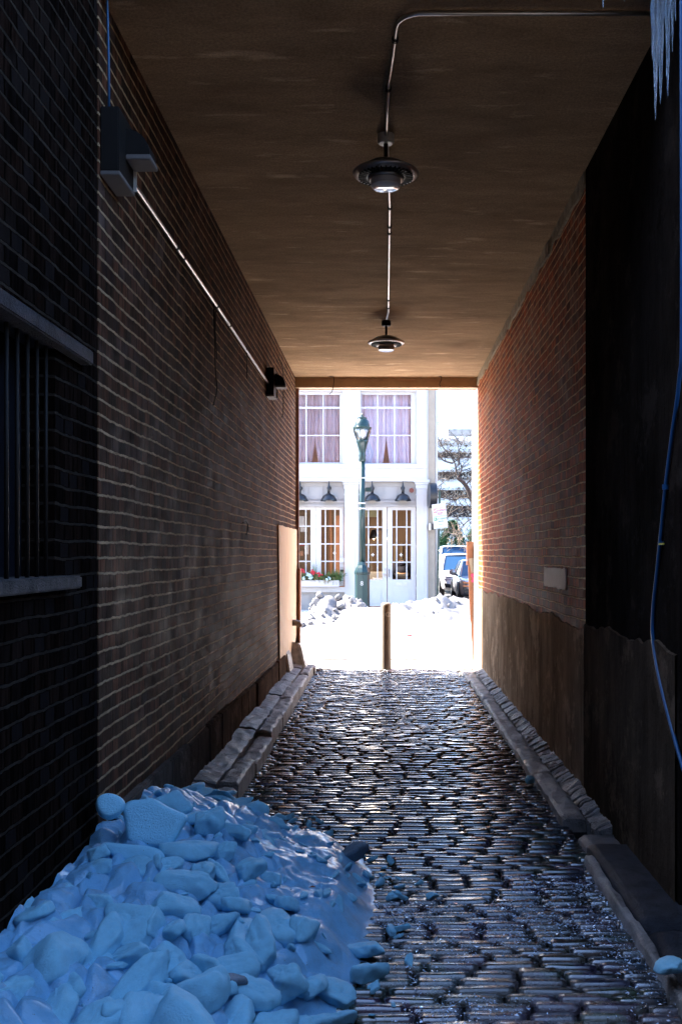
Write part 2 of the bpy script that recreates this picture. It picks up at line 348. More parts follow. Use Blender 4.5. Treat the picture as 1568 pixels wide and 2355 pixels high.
# ------------------------------------------------------------------ setting
WL, WR, ZC = -1.276, 1.325, 4.17                 # passage walls and soffit
g = MB(); g.add([(-500, -60, -0.12), (500, -60, -0.12), (500, 900, -0.12), (-500, 900, -0.12)], [(0, 1, 2, 3)])
tag(g.build('ground', M['asphalt']), kind='structure')
g = MB(); g.box(-1.3, 1.35, -6, 14.0, -0.1, -0.028); tag(g.build('lane_bed', M['joint']), kind='structure')
g = MB(); g.box(-9, 9, 14.0, 16.2, -0.11, -0.004); tag(g.build('pavement', M['pavement']), kind='structure')
g = MB(); g.box(-9, 1.6, 25.6, 28.8, -0.11, 0.02); tag(g.build('far_pavement', M['pavement']), kind='structure')

def setts():
    mb = MB(); rng = random.Random(3); y = 2.3; nu, nv = 7, 5
    while y < 14.0:
        dy = rng.uniform(0.066, 0.080); x = -1.03 + rng.uniform(-0.12, 0.0)
        while x < 1.09:
            dx = rng.uniform(0.16, 0.25)
            if x + dx > 1.12: dx = 1.12 - x
            if dx > 0.05:
                cx, cyy = x + dx / 2, y + dy / 2; hx, hy = dx / 2 - 0.003, dy / 2 - 0.006
                zc = rng.uniform(-0.005, 0.006) + 0.012 * noise.noise(Vector((cx * 1.1, cyy * 0.9, 0))) - 0.010 * (1 - min(1, abs(cx) / 1.0)) * 0
                tx, ty = rng.uniform(-.025, .025), rng.uniform(-.07, .01); rot = rng.uniform(-.03, .03)
                b = len(mb.v); e1, e2 = rng.uniform(8, 14), rng.uniform(5, 9)
                for j in range(nv):
                    for i in range(nu):
                        uu = (-1, -.97, -.72, 0, .72, .97, 1)[i]; vv = (-1, -.82, 0, .82, 1)[j]
                        sq = 1 - 0.10 * uu * uu * vv * vv
                        lx, ly = uu * hx * sq, vv * hy * (1 - 0.12 * abs(uu) ** 8)
                        zz = -0.032 if (abs(uu) == 1 or abs(vv) == 1) else 0.0
                        if zz == 0: zz = -0.005 * abs(uu) ** e1 - 0.0045 * abs(vv) ** e2 + 0.004 * noise.noise(Vector(((cx + lx) * 22, (cyy + ly) * 22, 3)))
                        mb.v.append((cx + lx - ly * rot, cyy + ly + lx * rot, zc + zz + tx * lx + ty * ly + 0.004))
                for j in range(nv - 1):
                    for i in range(nu - 1):
                        mb.f.append([b + j * nu + i, b + j * nu + i + 1, b + (j + 1) * nu + i + 1, b + (j + 1) * nu + i]); mb.mi.append(0)
            x += dx
        y += dy
    o = mb.build('cobblestones', M['sett'], smooth=True); tag(o, kind='structure')
setts()

# passage walls, one thick mass each
def wall(name, mb, m, label): return tag(mb.build(name, m), label, 'wall')
YP = 4.36                                        # near mouth of the passage
w1 = MB(); w1.box(-7, WL, YP, 14.2, -0.1, 5.2)
lw = wall('brick_wall', w1, M['brick_l'], 'long sooty brown brick wall down the left side of the passage')
# rows of white patches and an old vertical joint stay in the material
w2 = MB(); w2.box(WR, 7, 6.41, 14.0, -0.1, 5.2)
rw = wall('brick_wall', w2, M['brick_r'], 'red brick wall with a stained plaster foot, right side of the passage')
# parged dado with ragged top on the right wall
def dado(y0, y1, ztop, xface, m, name, parent, x1=None, rag=0.035, steps=90):
    mb = MB(); top = []
    for i in range(steps + 1):
        y = y0 + (y1 - y0) * i / steps; top.append((y, ztop(y) + rag * noise.fractal(Vector((y * 1.6, 1.7, 0)), 0.9, 2.0, 5)))
    xb = x1
    for (ya, za), (yb, zb) in zip(top[:-1], top[1:]):
        b = len(mb.v)
        mb.v += [(xface, ya, -0.1), (xface, yb, -0.1), (xface, yb, zb), (xface, ya, za), (xb, yb, zb + 0.006), (xb, ya, za + 0.006)]
        mb.f += [[b, b + 1, b + 2, b + 3], [b + 3, b + 2, b + 4, b + 5]]; mb.mi += [0, 0]
    return mb.build(name, m, parent)
dado(6.41, 14.0, lambda y: 1.17, WR - 0.012, M['stucco'], 'plaster_dado', rw, WR + 0.004, rag=0.045, steps=160)
mb = MB()
for i in range(75):
    ya, yb = 6.42 + i * 0.1, 6.52 + i * 0.1
    za = ZC - 0.10 - 0.05 * noise.noise(Vector((ya * 4, 0, 0))); zb = ZC - 0.10 - 0.05 * noise.noise(Vector((yb * 4, 0, 0)))
    mb.prism([(ya, ZC - .004), (yb, ZC - .004), (yb, zb), (ya, za)], WR - 0.02 - 0.012 * noise.noise(Vector((ya * 5, 5, 0))), WR + 0.01, 'X')
mb.build('plaster_crust', M['plaster'], rw)
wp = MB(); N1 = 14; top = [(7.13 + 0.97 * i / N1, 1.545 + 0.012 * noise.noise(Vector((i * 1.3, 0, 9)))) for i in range(N1 + 1)]
bot = [(7.13 + 0.97 * i / N1, 1.39 + 0.02 * noise.noise(Vector((i * 1.1, 4, 9)))) for i in range(N1, -1, -1)]
wp.prism(top + bot, WR - 0.010, WR + 0.002, 'X')
wp.build('whitewashed_patch', simple('old whitewash', (0.95, 0.86, 0.76), 0.8, 0.08, 14, 0.5, (1, 2, 2), bdist=.004), rw)
# near stretch with shade put into its colour, shade-toned parging
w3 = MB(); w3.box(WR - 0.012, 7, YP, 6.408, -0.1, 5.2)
w3o = wall('parged_wall', w3, M['stucco_shade'], 'shade-toned dark plastered wall at the near right of the passage')
dado(YP + 0.03, 6.408, lambda y: 1.2, WR - 0.024, M['stucco_tan_shade'], 'plaster_dado', w3o, WR - 0.01, rag=0.07)
w4 = MB(); w4.box(WR - 0.006, 2.2, 1.8, YP - .03, -0.1, 2.0)  # unseen wall, kept low to let skylight onto the snow
wall('courtyard_wall', w4, M['stucco_shade'], 'low dark plastered wall out of view right of the lane, cut down for skylight')
# near left wall with barred window
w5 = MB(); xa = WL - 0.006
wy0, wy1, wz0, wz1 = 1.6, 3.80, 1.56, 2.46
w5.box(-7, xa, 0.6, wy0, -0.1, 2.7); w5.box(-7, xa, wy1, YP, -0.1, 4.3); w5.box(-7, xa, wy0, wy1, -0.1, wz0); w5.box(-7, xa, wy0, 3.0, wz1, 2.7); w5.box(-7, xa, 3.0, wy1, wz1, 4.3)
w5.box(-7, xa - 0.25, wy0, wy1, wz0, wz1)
wall('courtyard_wall', w5, M['brick_shade'], 'dark brick wall with a barred window at the left edge')
bw = empty('barred_window', (xa, 2.7, 1.5), 'black barred window with stone lintel and sill, far left', 'window')
off(MB().box(xa - 0.1, xa + 0.05, 1.3, 4.14, 2.45, 2.51), bw).build('lintel', M['slab_dark'], bw, bevel=0.006)
off(MB().box(xa - 0.2, xa + 0.07, 1.4, 3.92, 1.515, 1.565), bw).build('sill', M['sillstone'], bw, bevel=0.006)
y = 1.7
while y < 3.78:
    off(MB().tube([(xa - 0.02, y, 1.56), (xa - 0.02, y, 2.46)], 0.008, 6), bw).build('bar', M['boxgrey'], bw, smooth=True); y += 0.098
off(MB().box(xa - 0.16, xa - 0.13, 1.6, 3.8, 1.56, 2.46), bw).build('pane', M['black'], bw)
# soffit and the building above
cm = MB(); cm.box(WL - 0.5, WR + 0.5, YP, 14.0, ZC, ZC + 0.2)
tag(cm.build('ceiling', M['ceiling']), kind='structure')
up = MB(); up.box(WL, WR - 0.006, YP + 0.002, 9.0, ZC + 0.2, 5.2); up.box(WL, WR - .006, 9.0, 14.2, ZC + .2, 10.0)
up.box(-7, WL - 0.002, 9.0, 14.198, 5.2, 10.0); up.box(WR + .002, 7, 9.0, 13.998, 5.2, 10.0)
tag(up.build('building_over_lane', M['brick_out']), 'brick building bridging over the covered passage', 'building')
up = MB(); up.box(-9, -8.6, -6, YP, -0.1, 9.0); up.box(8.6, 9, -6, YP, -.1, 5.0); up.box(-9, 9, -6.4, -6.0, -0.1, 16.0)  # unseen walls, heights set to hold back sky and sun
wall('skylight_blocker', up, M['brick_shade'], 'unseen brick walls added behind the camera to cut skylight')
bm_ = MB(); bm_.box(WL, WR, 13.93, 14.08, pz(893, 14), ZC)
bm_.box(WL, WR, 14.085, 14.10, pz(897, 14.1), pz(892, 14.1))
bm_.box(WL, WR, 13.91, 13.93, pz(876, 14), ZC)
tag(bm_.build('ceiling_beam', M['beam']), 'tan painted beam across the far mouth of the passage', 'beam')
# street-side jambs
jm = MB(); jm.box(WR + 0.008, 7, 14.0, 15.0, -0.1, 9.0)
tag(jm.build('white_pier', M['white']), 'white sunlit pier at the right of the far passage mouth', 'pier')
sj = empty('door_track', (WL + .03, 14.05, 0), 'brown steel door track at the left of the far passage mouth', 'door frame')
off(MB().box(WL + 0.002, WL + 0.045, 14.0, 14.06, 0.3, 4.03), sj).build('upright', M['maroon'], sj, bevel=.004)
off(MB().box(WL + 0.045, WL + 0.075, 13.86, 14.04, 0.1, 1.45), sj).build('guard_plate', M['rust'], sj, bevel=.004)
# base stones and banquettes
def rough_block(mb, x0, x1, y0, y1, z0, z1, amp=0.012, sx=3, sy=8, rnd=0.015, slope=0.0):
    b = len(mb.v); k = rnd
    for j in range(sy + 1):
        for i in range(sx + 3):
            u = [0, 0][0:0]
            t = i / (sx + 2)
            X = x0 + (x1 - x0) * t; Yv = y0 + (y1 - y0) * j / sy
            Z = z1 + slope * (t - .5)
            if i in (0, sx + 2): Z -= k
            if j in (0, sy): Z -= k
            n3 = Vector((X * 12 + 11 * z1, Yv * 7, Z * 9)); Z += amp * noise.fractal(n3, .8, 2, 5)
            X += amp * 0.8 * noise.noise(n3 + Vector((9, 9, 9)))
            mb.v.append((X, Yv, Z))
    W = sx + 3
    for j in range(sy):
        for i in range(W - 1):
            mb.f.append([b + j * W + i, b + j * W + i + 1, b + (j + 1) * W + i + 1, b + (j + 1) * W + i]); mb.mi.append(0)
    per = [j * W for j in range(sy, -1, -1)] + [i for i in range(1, W)] + [j * W + W - 1 for j in range(1, sy + 1)] + [sy * W + i for i in range(W - 2, 0, -1)]
    b2 = len(mb.v)
    for p in per: x, y_, z = mb.v[b + p]; mb.v.append((x, y_, z0))
    n = len(per)
    for q in range(n):
        mb.f.append([b + per[q], b + per[(q + 1) % n], b2 + (q + 1) % n, b2 + q]); mb.mi.append(0)
rng = random.Random(11)
bs = MB(); y = 4.5
while y < 12.0:
    d = rng.uniform(0.45, 0.8); zt = 0.44 - 0.012 * (y - 6) + rng.uniform(-.02, .02)
    bs.box(WL - 0.1, WL + rng.uniform(0.02, 0.045), y, min(y + d - 0.012, 12.2), 0.0, zt); y += d
bs.build('base_course', M['stone_base'], lw, bevel=0.008)
lk = empty('stone_kerb', (-1.05, 9, 0), 'uneven granite kerb and slabs along the left wall', 'kerb')
mb = MB(); y = 5.2
while y < 13.6:
    d = rng.uniform(0.75, 1.5); rough_block(mb, -1.10 + rng.uniform(-.02, .01), -0.965 + rng.uniform(-.02, .02), y, min(13.7, y + d - 0.02), -0.1, 0.125 + rng.uniform(-.02, .02), 0.014, 5, 44, 0.014); y += d
off(mb, lk).build('kerbstones', M['kerb'], lk, smooth=True, angle=40)
mb = MB(); y = 5.2
while y < 13.3:
    d = rng.uniform(0.25, 0.9); rough_block(mb, WL - 0.05, -1.105, y, min(13.4, y + d - 0.006), -0.1, 0.165 + rng.uniform(-.012, .012), 0.014, 6, 26, 0.004, slope=-0.05); y += d
off(mb, lk).build('slabs', M['slab'], lk, smooth=True, angle=40)
rk = empty('stone_kerb', (1.15, 9, 0), 'worn granite kerb with rough edge-set stones along the right wall', 'kerb')
mb = MB(); y = 5.9
while y < 13.9:
    d = rng.uniform(0.8, 1.6); rough_block(mb, 1.07 + rng.uniform(-.015, .015), 1.21, y, min(14.0, y + d - 0.02), -0.1, 0.058 + rng.uniform(-.01, .01), 0.013, 5, 44, 0.012); y += d
off(mb, rk).build('kerbstones', M['kerb'], rk, smooth=True, angle=40)
mb = MB(); y = 5.6
while y < 13.9:
    d = rng.uniform(0.035, 0.08) ; rough_block(mb, 1.215 + rng.uniform(-.01, .01), WR + 0.03, y, min(14.0, y + d - 0.006), -0.1, 0.095 + rng.uniform(-.012, .012), 0.02, 4, 4, 0.003, slope=0.07); y += d
off(mb, rk).build('edge_stones', M['kerb'], rk, smooth=True, angle=40)
sk = empty('sidewalk_slab', (1.2, 4, 0), 'dark stone slab with bright worn edge at the lower right', 'slab')
mb = MB(); rough_block(mb, 1.10, WR + .05, 4.15, 5.35, -0.1, 0.085, 0.006, 6, 16, 0.02); rough_block(mb, 1.11, WR + .05, 2.0, 4.12, -0.1, 0.075, 0.014, 6, 26, 0.02)
off(mb, sk).build('slab', M['slab_dark'], sk, smooth=True)
mb = MB(); rough_block(mb, 1.055, 1.10, 2.0, 5.2, -0.1, 0.06, 0.016, 3, 90, 0.015)
off(mb, sk).build('kerb_edge', M['kerb'], sk, smooth=True)
mb = MB(); rough_block(mb, 1.11, WR + .03, 5.36, 5.62, -0.1, 0.05, 0.012, 6, 6, 0.02); off(mb, sk).build('broken_stone', M['slab'], sk, smooth=True)

# plywood, guard stones, pipe stub at left end
pw = MB(); pts = []
for i in range(13): pts.append((11.58 + 2.34 * i / 12, 2.0 + 0.012 * noise.noise(Vector((i * .9, 3, 3)))))
for i, z in enumerate([0.5, 0.46, 0.40, 0.46, 0.30, 0.28, 0.30, 0.20, 0.14, 0.2, 0.34]): pts.append((13.92 - 2.2 * i / 10, z + 0.02 * math.sin(i * 5)))
pw.prism(pts, WL + 0.001, WL + 0.022, 'X')
tag(pw.build('plywood_board', M['ply']), 'tall tan plywood board with ragged foot on the left wall', 'board')
def wedge(name, pts_bot, pts_top, m, label):
    mb = MB(); n = len(pts_bot); mb.add(pts_bot + pts_top, [tuple(range(n))[::-1], tuple(range(n, 2 * n))] + [(i, (i + 1) % n, n + (i + 1) % n, n + i) for i in range(n)])
    return tag(mb.build(name, m, bevel=0.02, seg=3, smooth=True, angle=50), label, 'stone')
wedge('guard_stone', [(-1.27, 13.0, -.05), (-1.02, 13.1, -.05), (-1.02, 13.5, -.05), (-1.27, 13.55, -.05)],
      [(-1.27, 13.2, 0.47), (-1.15, 13.22, 0.45), (-1.15, 13.5, 0.42), (-1.27, 13.5, 0.44)], M['kerb'], 'leaning wedge shaped guard stone below the pipe stub')
wedge('guard_stone', [(-1.275, 12.3, 0.0), (-1.17, 12.3, 0.0), (-1.17, 12.85, 0.0), (-1.275, 12.85, 0.0)],
      [(-1.275, 12.4, 0.42), (-1.24, 12.4, 0.40), (-1.23, 12.8, 0.38), (-1.275, 12.8, 0.42)], M['kerb'], 'thin flat stone leaning on the plywood foot')
ps = MB(); ps.tube([(WL, 13.3, 0.72), (WL + 0.05, 13.3, 0.72), (WL + 0.10, 13.3, 0.71), (WL + 0.125, 13.3, 0.66)], [0.045, 0.045, 0.043, 0.04], 14)
tag(ps.build('pipe_stub', M['boll'], smooth=True, angle=50), 'short tan pipe stub poking from the plywood edge', 'pipe')

# ------------------------------------------------------------------ fittings in the passage
def wallbox(Y, label):
    o = empty('wall_light', (WL, Y, 3.35), label, 'wall light', 'box lights on the left wall')
    MB().box(0.002, 0.085, 0, 0.26, 0.02, 0.31).build('housing', M['boxgrey'], o, bevel=0.004)
    MB().box(0.002, 0.09, -0.004, 0.264, 0.0, 0.02).build('bottom_plate', M['dimgrey'], o, bevel=0.003)
    h = MB(); prof = [(0.085 + 0.11 * math.sin(t * math.pi / 14), 0.14 + 0.12 * math.cos(t * math.pi / 14)) for t in range(8)]
    h.prism([(0.085, 0.14)] + prof, 0.12, 0.25); h.build('hood', M['boxgrey'], o, smooth=True, angle=40)
    MB().box(0.086, 0.2, 0.11, 0.26, 0.115, 0.14).build('lens', M['dimgrey'], o, bevel=0.004)
    MB().box(0.085, 0.1, 0.255, 0.262, 0.02, 0.3).build('side_trim', M['galvlight'], o)
    return o
wallbox(4.38, 'dark box light with open hood high on the left wall near the mouth')
wallbox(10.5, 'dark box light with rounded hood at the far end of the left pipe')
def clip_rings(mb, pts, r):
    for p, t in pts: mb.tube([Vector(p) - Vector(t) * 0.012, Vector(p) + Vector(t) * 0.012], r, 10)
c1 = empty('wall_conduit', (WL + .02, 4.6, 3.5), 'straight grey metal pipe running along the left wall', 'pipe')
off(MB().tube([(WL + .022, 4.62, 3.42), (WL + .022, 4.9, 3.5), (WL + .022, 7.3, 3.505), (WL + .022, 10.5, 3.49)], 0.012, 8), c1).build('pipe', M['galv'], c1, smooth=True)
for yy in (5.9, 6.1, 7.3, 7.9, 8.8, 10.2):
    cr = MB(); clip_rings(cr, [((WL + .022, yy, 3.505), (0, 1, 0))], 0.018); off(cr, c1).build('coupling', M['boxgrey'], c1)
tag(MB().tube([(WL + .03, 4.42, 3.66), (WL + .028, 4.42, 3.9), (WL + .024, 4.41, 4.17), (WL + .024, 4.3, 4.5), (WL + .02, 4.3, 5.5)], 0.006, 6).build('power_cable', M['sky_cable'], smooth=True),
    'thin sky-tinted cable rising from the near box light', 'cable')
def hang(name, pts, r, label):
    pp = [Vector(p) for p in pts]; out = []
    for i in range(len(pp) - 1):
        for k in range(5): out.append(pp[i].lerp(pp[i + 1], k / 5))
    out.append(pp[-1])
    out = [out[0]] + [(out[i - 1] + out[i] * 2 + out[i + 1]) / 4 for i in range(1, len(out) - 1)] + [out[-1]]
    return tag(MB().tube(out, r, 6).build(name, M['wire'], smooth=True), label, 'wire')
xw = WL + 0.02
hang('loose_wire', [(xw, 7.2, 3.5), (xw + .01, 7.15, 3.3), (xw + .01, 7.2, 3.0), (xw + .02, 7.22, 2.86), (xw + .005, 7.14, 2.74)], 0.005, 'long black wire dangling below the left pipe')
hang('loose_wire', [(xw, 7.28, 3.5), (xw, 7.24, 3.3), (xw + .01, 7.27, 3.1)], 0.004, 'short black wire beside the long one on the left wall')
hang('loose_wire', [(xw, 8.9, 3.5), (xw, 8.92, 3.36), (xw, 8.9, 3.25)], 0.005, 'short black wire hanging below the left pipe, nearer the far box light')
hang('loose_wire', [(xw, 11.6, 3.98), (xw + .03, 11.55, 3.9), (xw + .05, 11.62, 3.85), (xw + .05, 11.62, 3.3), (xw + .03, 11.6, 3.28)], 0.005, 'thin black wire dropping behind the far box light')
hang('hanging_wire', [(px(757, 13.8), 13.8, ZC - .002), (px(767, 13.8), 13.8, ZC - .01), (px(768, 13.8), 13.8, 4.1), (px(766, 13.8), 13.8, 4.0), (px(763, 13.8), 13.8, 3.94), (px(757, 13.8), 13.8, 3.915)], 0.006, 'bent wire hanging from the soffit by the beam, left one')
hang('hanging_wire', [(px(1009, 13.8), 13.8, ZC - .002), (px(1015, 13.8), 13.8, ZC - .01), (px(1015, 13.8), 13.8, 4.12), (px(1010, 13.8), 13.8, 4.05), (px(1013, 13.8), 13.8, 4.02)], 0.006, 'short twisted wire hanging from the soffit by the beam, right one')
hang('loose_wire', [(xw + .01, 8.6, 1.93), (xw + .01, 8.75, 1.96), (xw + .01, 8.9, 1.93), (xw + .01, 8.88, 1.86), (xw + .01, 8.8, 1.83)], 0.006, 'small hooked wire sticking out of the left wall at mid height')

def ceiling_lamp(Y, X, label):
    o = empty('ceiling_heater', (X, Y, ZC), label, 'ceiling light', 'round pendant lights on the soffit')
    MB().lathe([(0.001, 0), (0.05, 0), (0.05, -0.045), (0.04, -0.055), (0.001, -0.055)], (0, 0, 0), 20).build('junction_box', M['galvlight'] if Y < 7 else M['boxgrey'], o, smooth=True, angle=40)
    MB().tube([(0, 0, -0.05), (0, 0, -0.185)], 0.013, 10).build('stem', M['boxgrey'], o, smooth=True, angle=40)
    MB().lathe([(0.02, -0.165), (0.10, -0.172), (0.13, -0.19), (0.188, -0.222), (0.192, -0.232), (0.185, -0.238), (0.11, -0.262), (0.001, -0.262)], (0, 0, 0), 48).build('rim', M['black'], o, smooth=True, angle=50)
    MB().lathe([(0.190, -0.224), (0.199, -0.232), (0.192, -0.242), (0.158, -0.250)], (0, 0, 0), 48).build('rim_edge', M['galv'], o, smooth=True)
    fins = MB()
    for k in range(36):
        Mx = Matrix.Rotation(2 * math.pi * k / 36, 4, 'Z'); fins.box(0.115, 0.165, -0.003, 0.003, -0.262, -0.244, Mx)
    fins.build('fins', M['boxgrey'], o)
    MB().lathe([(0.112, -0.262), (0.108, -0.272), (0.09, -0.276)], (0, 0, 0), 40).build('inner_ring', M['galv'], o, smooth=True)
    MB().lathe([(0.095, -0.262), (0.088, -0.30), (0.08, -0.305), (0.001, -0.305)], (0, 0, 0), 40).build('drum', M['galvlight'], o, smooth=True, angle=40)
    MB().lathe([(0.088, -0.3055), (0.088, -0.312), (0.08, -0.318), (0.001, -0.319)], (0, 0, 0), 40).build('lens', M['lens'], o, smooth=True)
    return o
ceiling_lamp(5.87, px(887, 5.87), 'large dark saucer shaped pendant nearer the camera on the soffit')
ceiling_lamp(10.56, px(888, 10.56), 'dark saucer shaped pendant further back, near the far mouth')
cc = empty('ceiling_conduit', (0.02, 6, ZC), 'thin metal pipe along the middle of the soffit, turning right at the near end', 'pipe')
zq = ZC - 0.018; arc = [(0.055 + 0.12 - 0.12 * math.cos(t * math.pi / 16), 4.52 + 0.12 - 0.12 * math.sin(t * math.pi / 16) , zq) for t in range(0, 9)]
pts = [(0.02, 10.3, zq - 0.02), (0.035, 10.1, zq), (0.035, 7, zq), (0.01, 5.8, zq), (0.02, 5.2, zq)] + [(0.045, 4.85, zq)] + arc + [(1.31, 4.52, zq)]
off(MB().tube(pts, 0.0105, 8), cc).build('pipe', M['galv'], cc, smooth=True)
for xx, yy in ((.035, 7.05), (.035, 7.45), (.035, 7.6), (.035, 9.6), (.035, 9.9), (.018, 5.25), (.05, 4.75)):
    cr = MB(); clip_rings(cr, [((xx, yy, zq), (0, 1, 0))], 0.017); off(cr, cc).build('coupling', M['boxgrey'], cc)

# sky-tinted cable at right, skylight blue put into its colour
bc = empty('hanging_cable', (1.3, 4.4, 0.5), 'slack sky-tinted cable hanging down the dark right wall', 'cable')
cp = [(1568, 700), (1562, 870), (1545, 1000), (1530, 1120), (1520, 1220), (1512, 1300), (1500, 1430), (1508, 1520), (1530, 1620), (1568, 1760), (1600, 1850)]
cpts = []
for x, y_ in cp: Yc = 1.30 * F / (x - HX); cpts.append(Vector((1.30, Yc, pz(y_, Yc))))
def catmull(P, k=6):
    out = []
    for i in range(len(P) - 1):
        p0, p1, p2, p3 = P[max(i - 1, 0)], P[i], P[i + 1], P[min(i + 2, len(P) - 1)]
        for j in range(k):
            t = j / k; out.append(0.5 * ((2 * p1) + (p2 - p0) * t + (2 * p0 - 5 * p1 + 4 * p2 - p3) * t * t + (3 * p1 - p0 - 3 * p2 + p3) * t ** 3))
    out.append(P[-1]); return out
off(MB().tube(catmull([Vector((1.30, 4.30, 4.6))] + cpts), 0.009, 8), bc).build('cable', M['sky_cable'], bc, smooth=True)
mb = MB(); mb.tube([cpts[3] + Vector((0, 0, .012)), cpts[3] - Vector((0, 0, .012))], 0.015, 10); off(mb, bc).build('coupling', M['sky_cable'], bc)
mb = MB(); mb.tube([cpts[4] + Vector((0, 0, -.05)), cpts[4] - Vector((0, 0, .07))], 0.013, 10)
off(mb, bc).build('coupling', M['sky_cable'], bc)
off(MB().box(1.285, 1.29, cpts[4].y - 0.09, cpts[4].y - 0.01, cpts[4].z - 0.068, cpts[4].z - 0.06), bc).build('tape_tab', M['yellow'], bc)
# icicles
rg = random.Random(5)
for i, (x, yb, rr) in enumerate([(1500, 285, .02), (1512, 250, .024), (1528, 235, .018), (1538, 130, .012), (1493, 150, .014), (1545, 60, .01), (1381, 30, .006), (1430, 15, .006)]):
    Yc = 4.40; X0 = min(px(x, Yc), 1.29); zb = pz(yb, Yc); n = 14; P = []; RR = []
    ztop = 4.5 if x > 1450 else 4.22
    for k in range(n + 1):
        t = k / n; P.append((X0 + 0.006 * noise.noise(Vector((k * .7, i, 0))), Yc - .05 + 0.006 * noise.noise(Vector((k * .7, i, 5))), ztop + (zb - ztop) * t))
        RR.append(max(0.0015, rr * (1 - t) ** 0.6 * (1 + 0.35 * noise.noise(Vector((k * 1.1, i, 9))))))
    tag(MB().tube(P, RR, 9).build('icicle', M['ice'], smooth=True), 'clear icicle in the cluster hanging at the top right corner' if x > 1450 else 'tiny icicle hanging near the near end of the soffit pipe', 'icicle',
        'icicles at the top right' if x > 1450 else 'tiny icicles near the soffit pipe')

# ------------------------------------------------------------------ snow pile in the foreground
def smooth(a, b, t): t = max(0, min(1, (t - a) / (b - a))); return t * t * (3 - 2 * t)
def right_edge(Y):                                # X of the pile's right edge by depth
    K = [(2.0, -0.42), (3.0, -0.32), (3.4, -0.24), (3.8, -0.10), (4.2, -0.05), (4.8, -0.04), (5.3, -0.12), (5.7, -0.45), (6.3, -0.85), (6.6, -1.25)]
    if Y <= K[0][0]: return K[0][1]
    for (a, xa_), (b, xb_) in zip(K[:-1], K[1:]):
        if Y <= b: return xa_ + (xb_ - xa_) * (Y - a) / (b - a)
    return -1.4
def pile_h(X, Y):
    e = right_edge(Y) + 0.05 * noise.noise(Vector((Y * 5, 2, 0))); d = e - X
    if d <= 0: return -0.06
    prof = smooth(0, 0.22, d) * 0.13 + smooth(0.1, 1.1, d) * 0.23
    prof *= (1 - smooth(5.0, 6.2, Y) * 0.75)
    h = prof + 0.03 * smooth(3.6, 4.6, Y) * smooth(0.3, 0.8, d)
    n = noise.fractal(Vector((X * 4, Y * 4, 0)), 0.9, 2.0, 5)
    rid = 1 - abs(noise.noise(Vector((X * 5 + 3, Y * 9, 4))))
    h += smooth(0, .25, d) * (0.03 * n + 0.02 * (rid - 0.7))
    wx = Vector((X * 8 + 0.6 * noise.noise(Vector((X * 6, Y * 6, 1))), Y * 6, 0)); dd = noise.voronoi(wx, distance_metric='DISTANCE')[0]
    lump = max(0.0, dd[1] - dd[0]); left = 1 - smooth(-0.75, -0.35, X) * smooth(3.7, 4.1, Y)
    h += smooth(0.02, .2, d) * (0.012 + 0.055 * left) * (1 - (1 - min(1, lump * 2.2)) ** 2) * (0.5 + 0.9 * abs(noise.noise(Vector((X * 3, Y * 3, 8)))))
    return h
mb = MB(); NX, NY = 260, 400; xs = [-1.31 + 1.34 * i / NX for i in range(NX + 1)]; ys = [1.6 + 5.0 * j / NY for j in range(NY + 1)]
for Yv in ys:
    for X in xs: mb.v.append((X, Yv, pile_h(X, Yv)))
for j in range(NY):
    for i in range(NX):
        q = [j * (NX + 1) + i, j * (NX + 1) + i + 1, (j + 1) * (NX + 1) + i + 1, (j + 1) * (NX + 1) + i]
        if max(mb.v[k][2] for k in q) > -0.05: mb.f.append(q); mb.mi.append(0)
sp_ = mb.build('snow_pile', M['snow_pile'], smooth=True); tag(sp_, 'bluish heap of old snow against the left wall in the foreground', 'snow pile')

def chunk_mesh(seed, flat=0.6, soft=9.0, name='snow_chunk', m=None, sub=4):
    r_ = random.Random(seed); bm = bmesh.new(); bmesh.ops.create_icosphere(bm, subdivisions=sub, radius=1)
    planes = []
    for _ in range(r_.randint(7, 10)):
        n = Vector((r_.gauss(0, 1), r_.gauss(0, 1), r_.gauss(0, 1))).normalized(); planes.append((n, r_.uniform(0.62, 0.95)))
    for s_ in (1, -1): planes.append((Vector((r_.uniform(-.15, .15), r_.uniform(-.15, .15), s_)).normalized(), flat * r_.uniform(.8, 1.1)))
    sx, sy = r_.uniform(0.8, 1.45), r_.uniform(0.6, 1.05)
    for v in bm.verts:
        d = v.co.normalized(); acc = 0
        for n, k in planes:
            c = d.dot(n) / k
            if c > 0: acc += c ** soft
        acc += 0.9 ** soft
        r = acc ** (-1 / soft)
        p = d * r; p += d * (0.10 * noise.fractal(d * 1.6 + Vector((seed, 0, 0)), 1, 2, 2) + 0.035 * noise.fractal(d * 6 + Vector((seed, 3, 0)), .8, 2, 3))
        v.co = Vector((p.x * sx, p.y * sy, p.z))
    me = bpy.data.meshes.new(name); bm.to_mesh(me); bm.free(); me.materials.append(m or M['ice_chunk'])
    me.polygons.foreach_set('use_smooth', [True] * len(me.polygons)); return me
CH_M = [chunk_mesh(20 + i, flat=(0.35, 0.55, 0.75)[i % 3], soft=(13.0, 22.0, 36.0)[(i // 3) % 3]) for i in range(14)]
CH_G = chunk_mesh(77, 0.6, m=M['ice_grey'])
def put(me, X, Y, Z, s, rot, label, cat='snow lump', group=None, name='snow_chunk'):
    o = bpy.data.objects.new(name, me); COL.objects.link(o); o.location = (X, Y, Z); o.rotation_euler = rot
    o.scale = s if isinstance(s, tuple) else (s, s, s); return tag(o, label, cat, group)
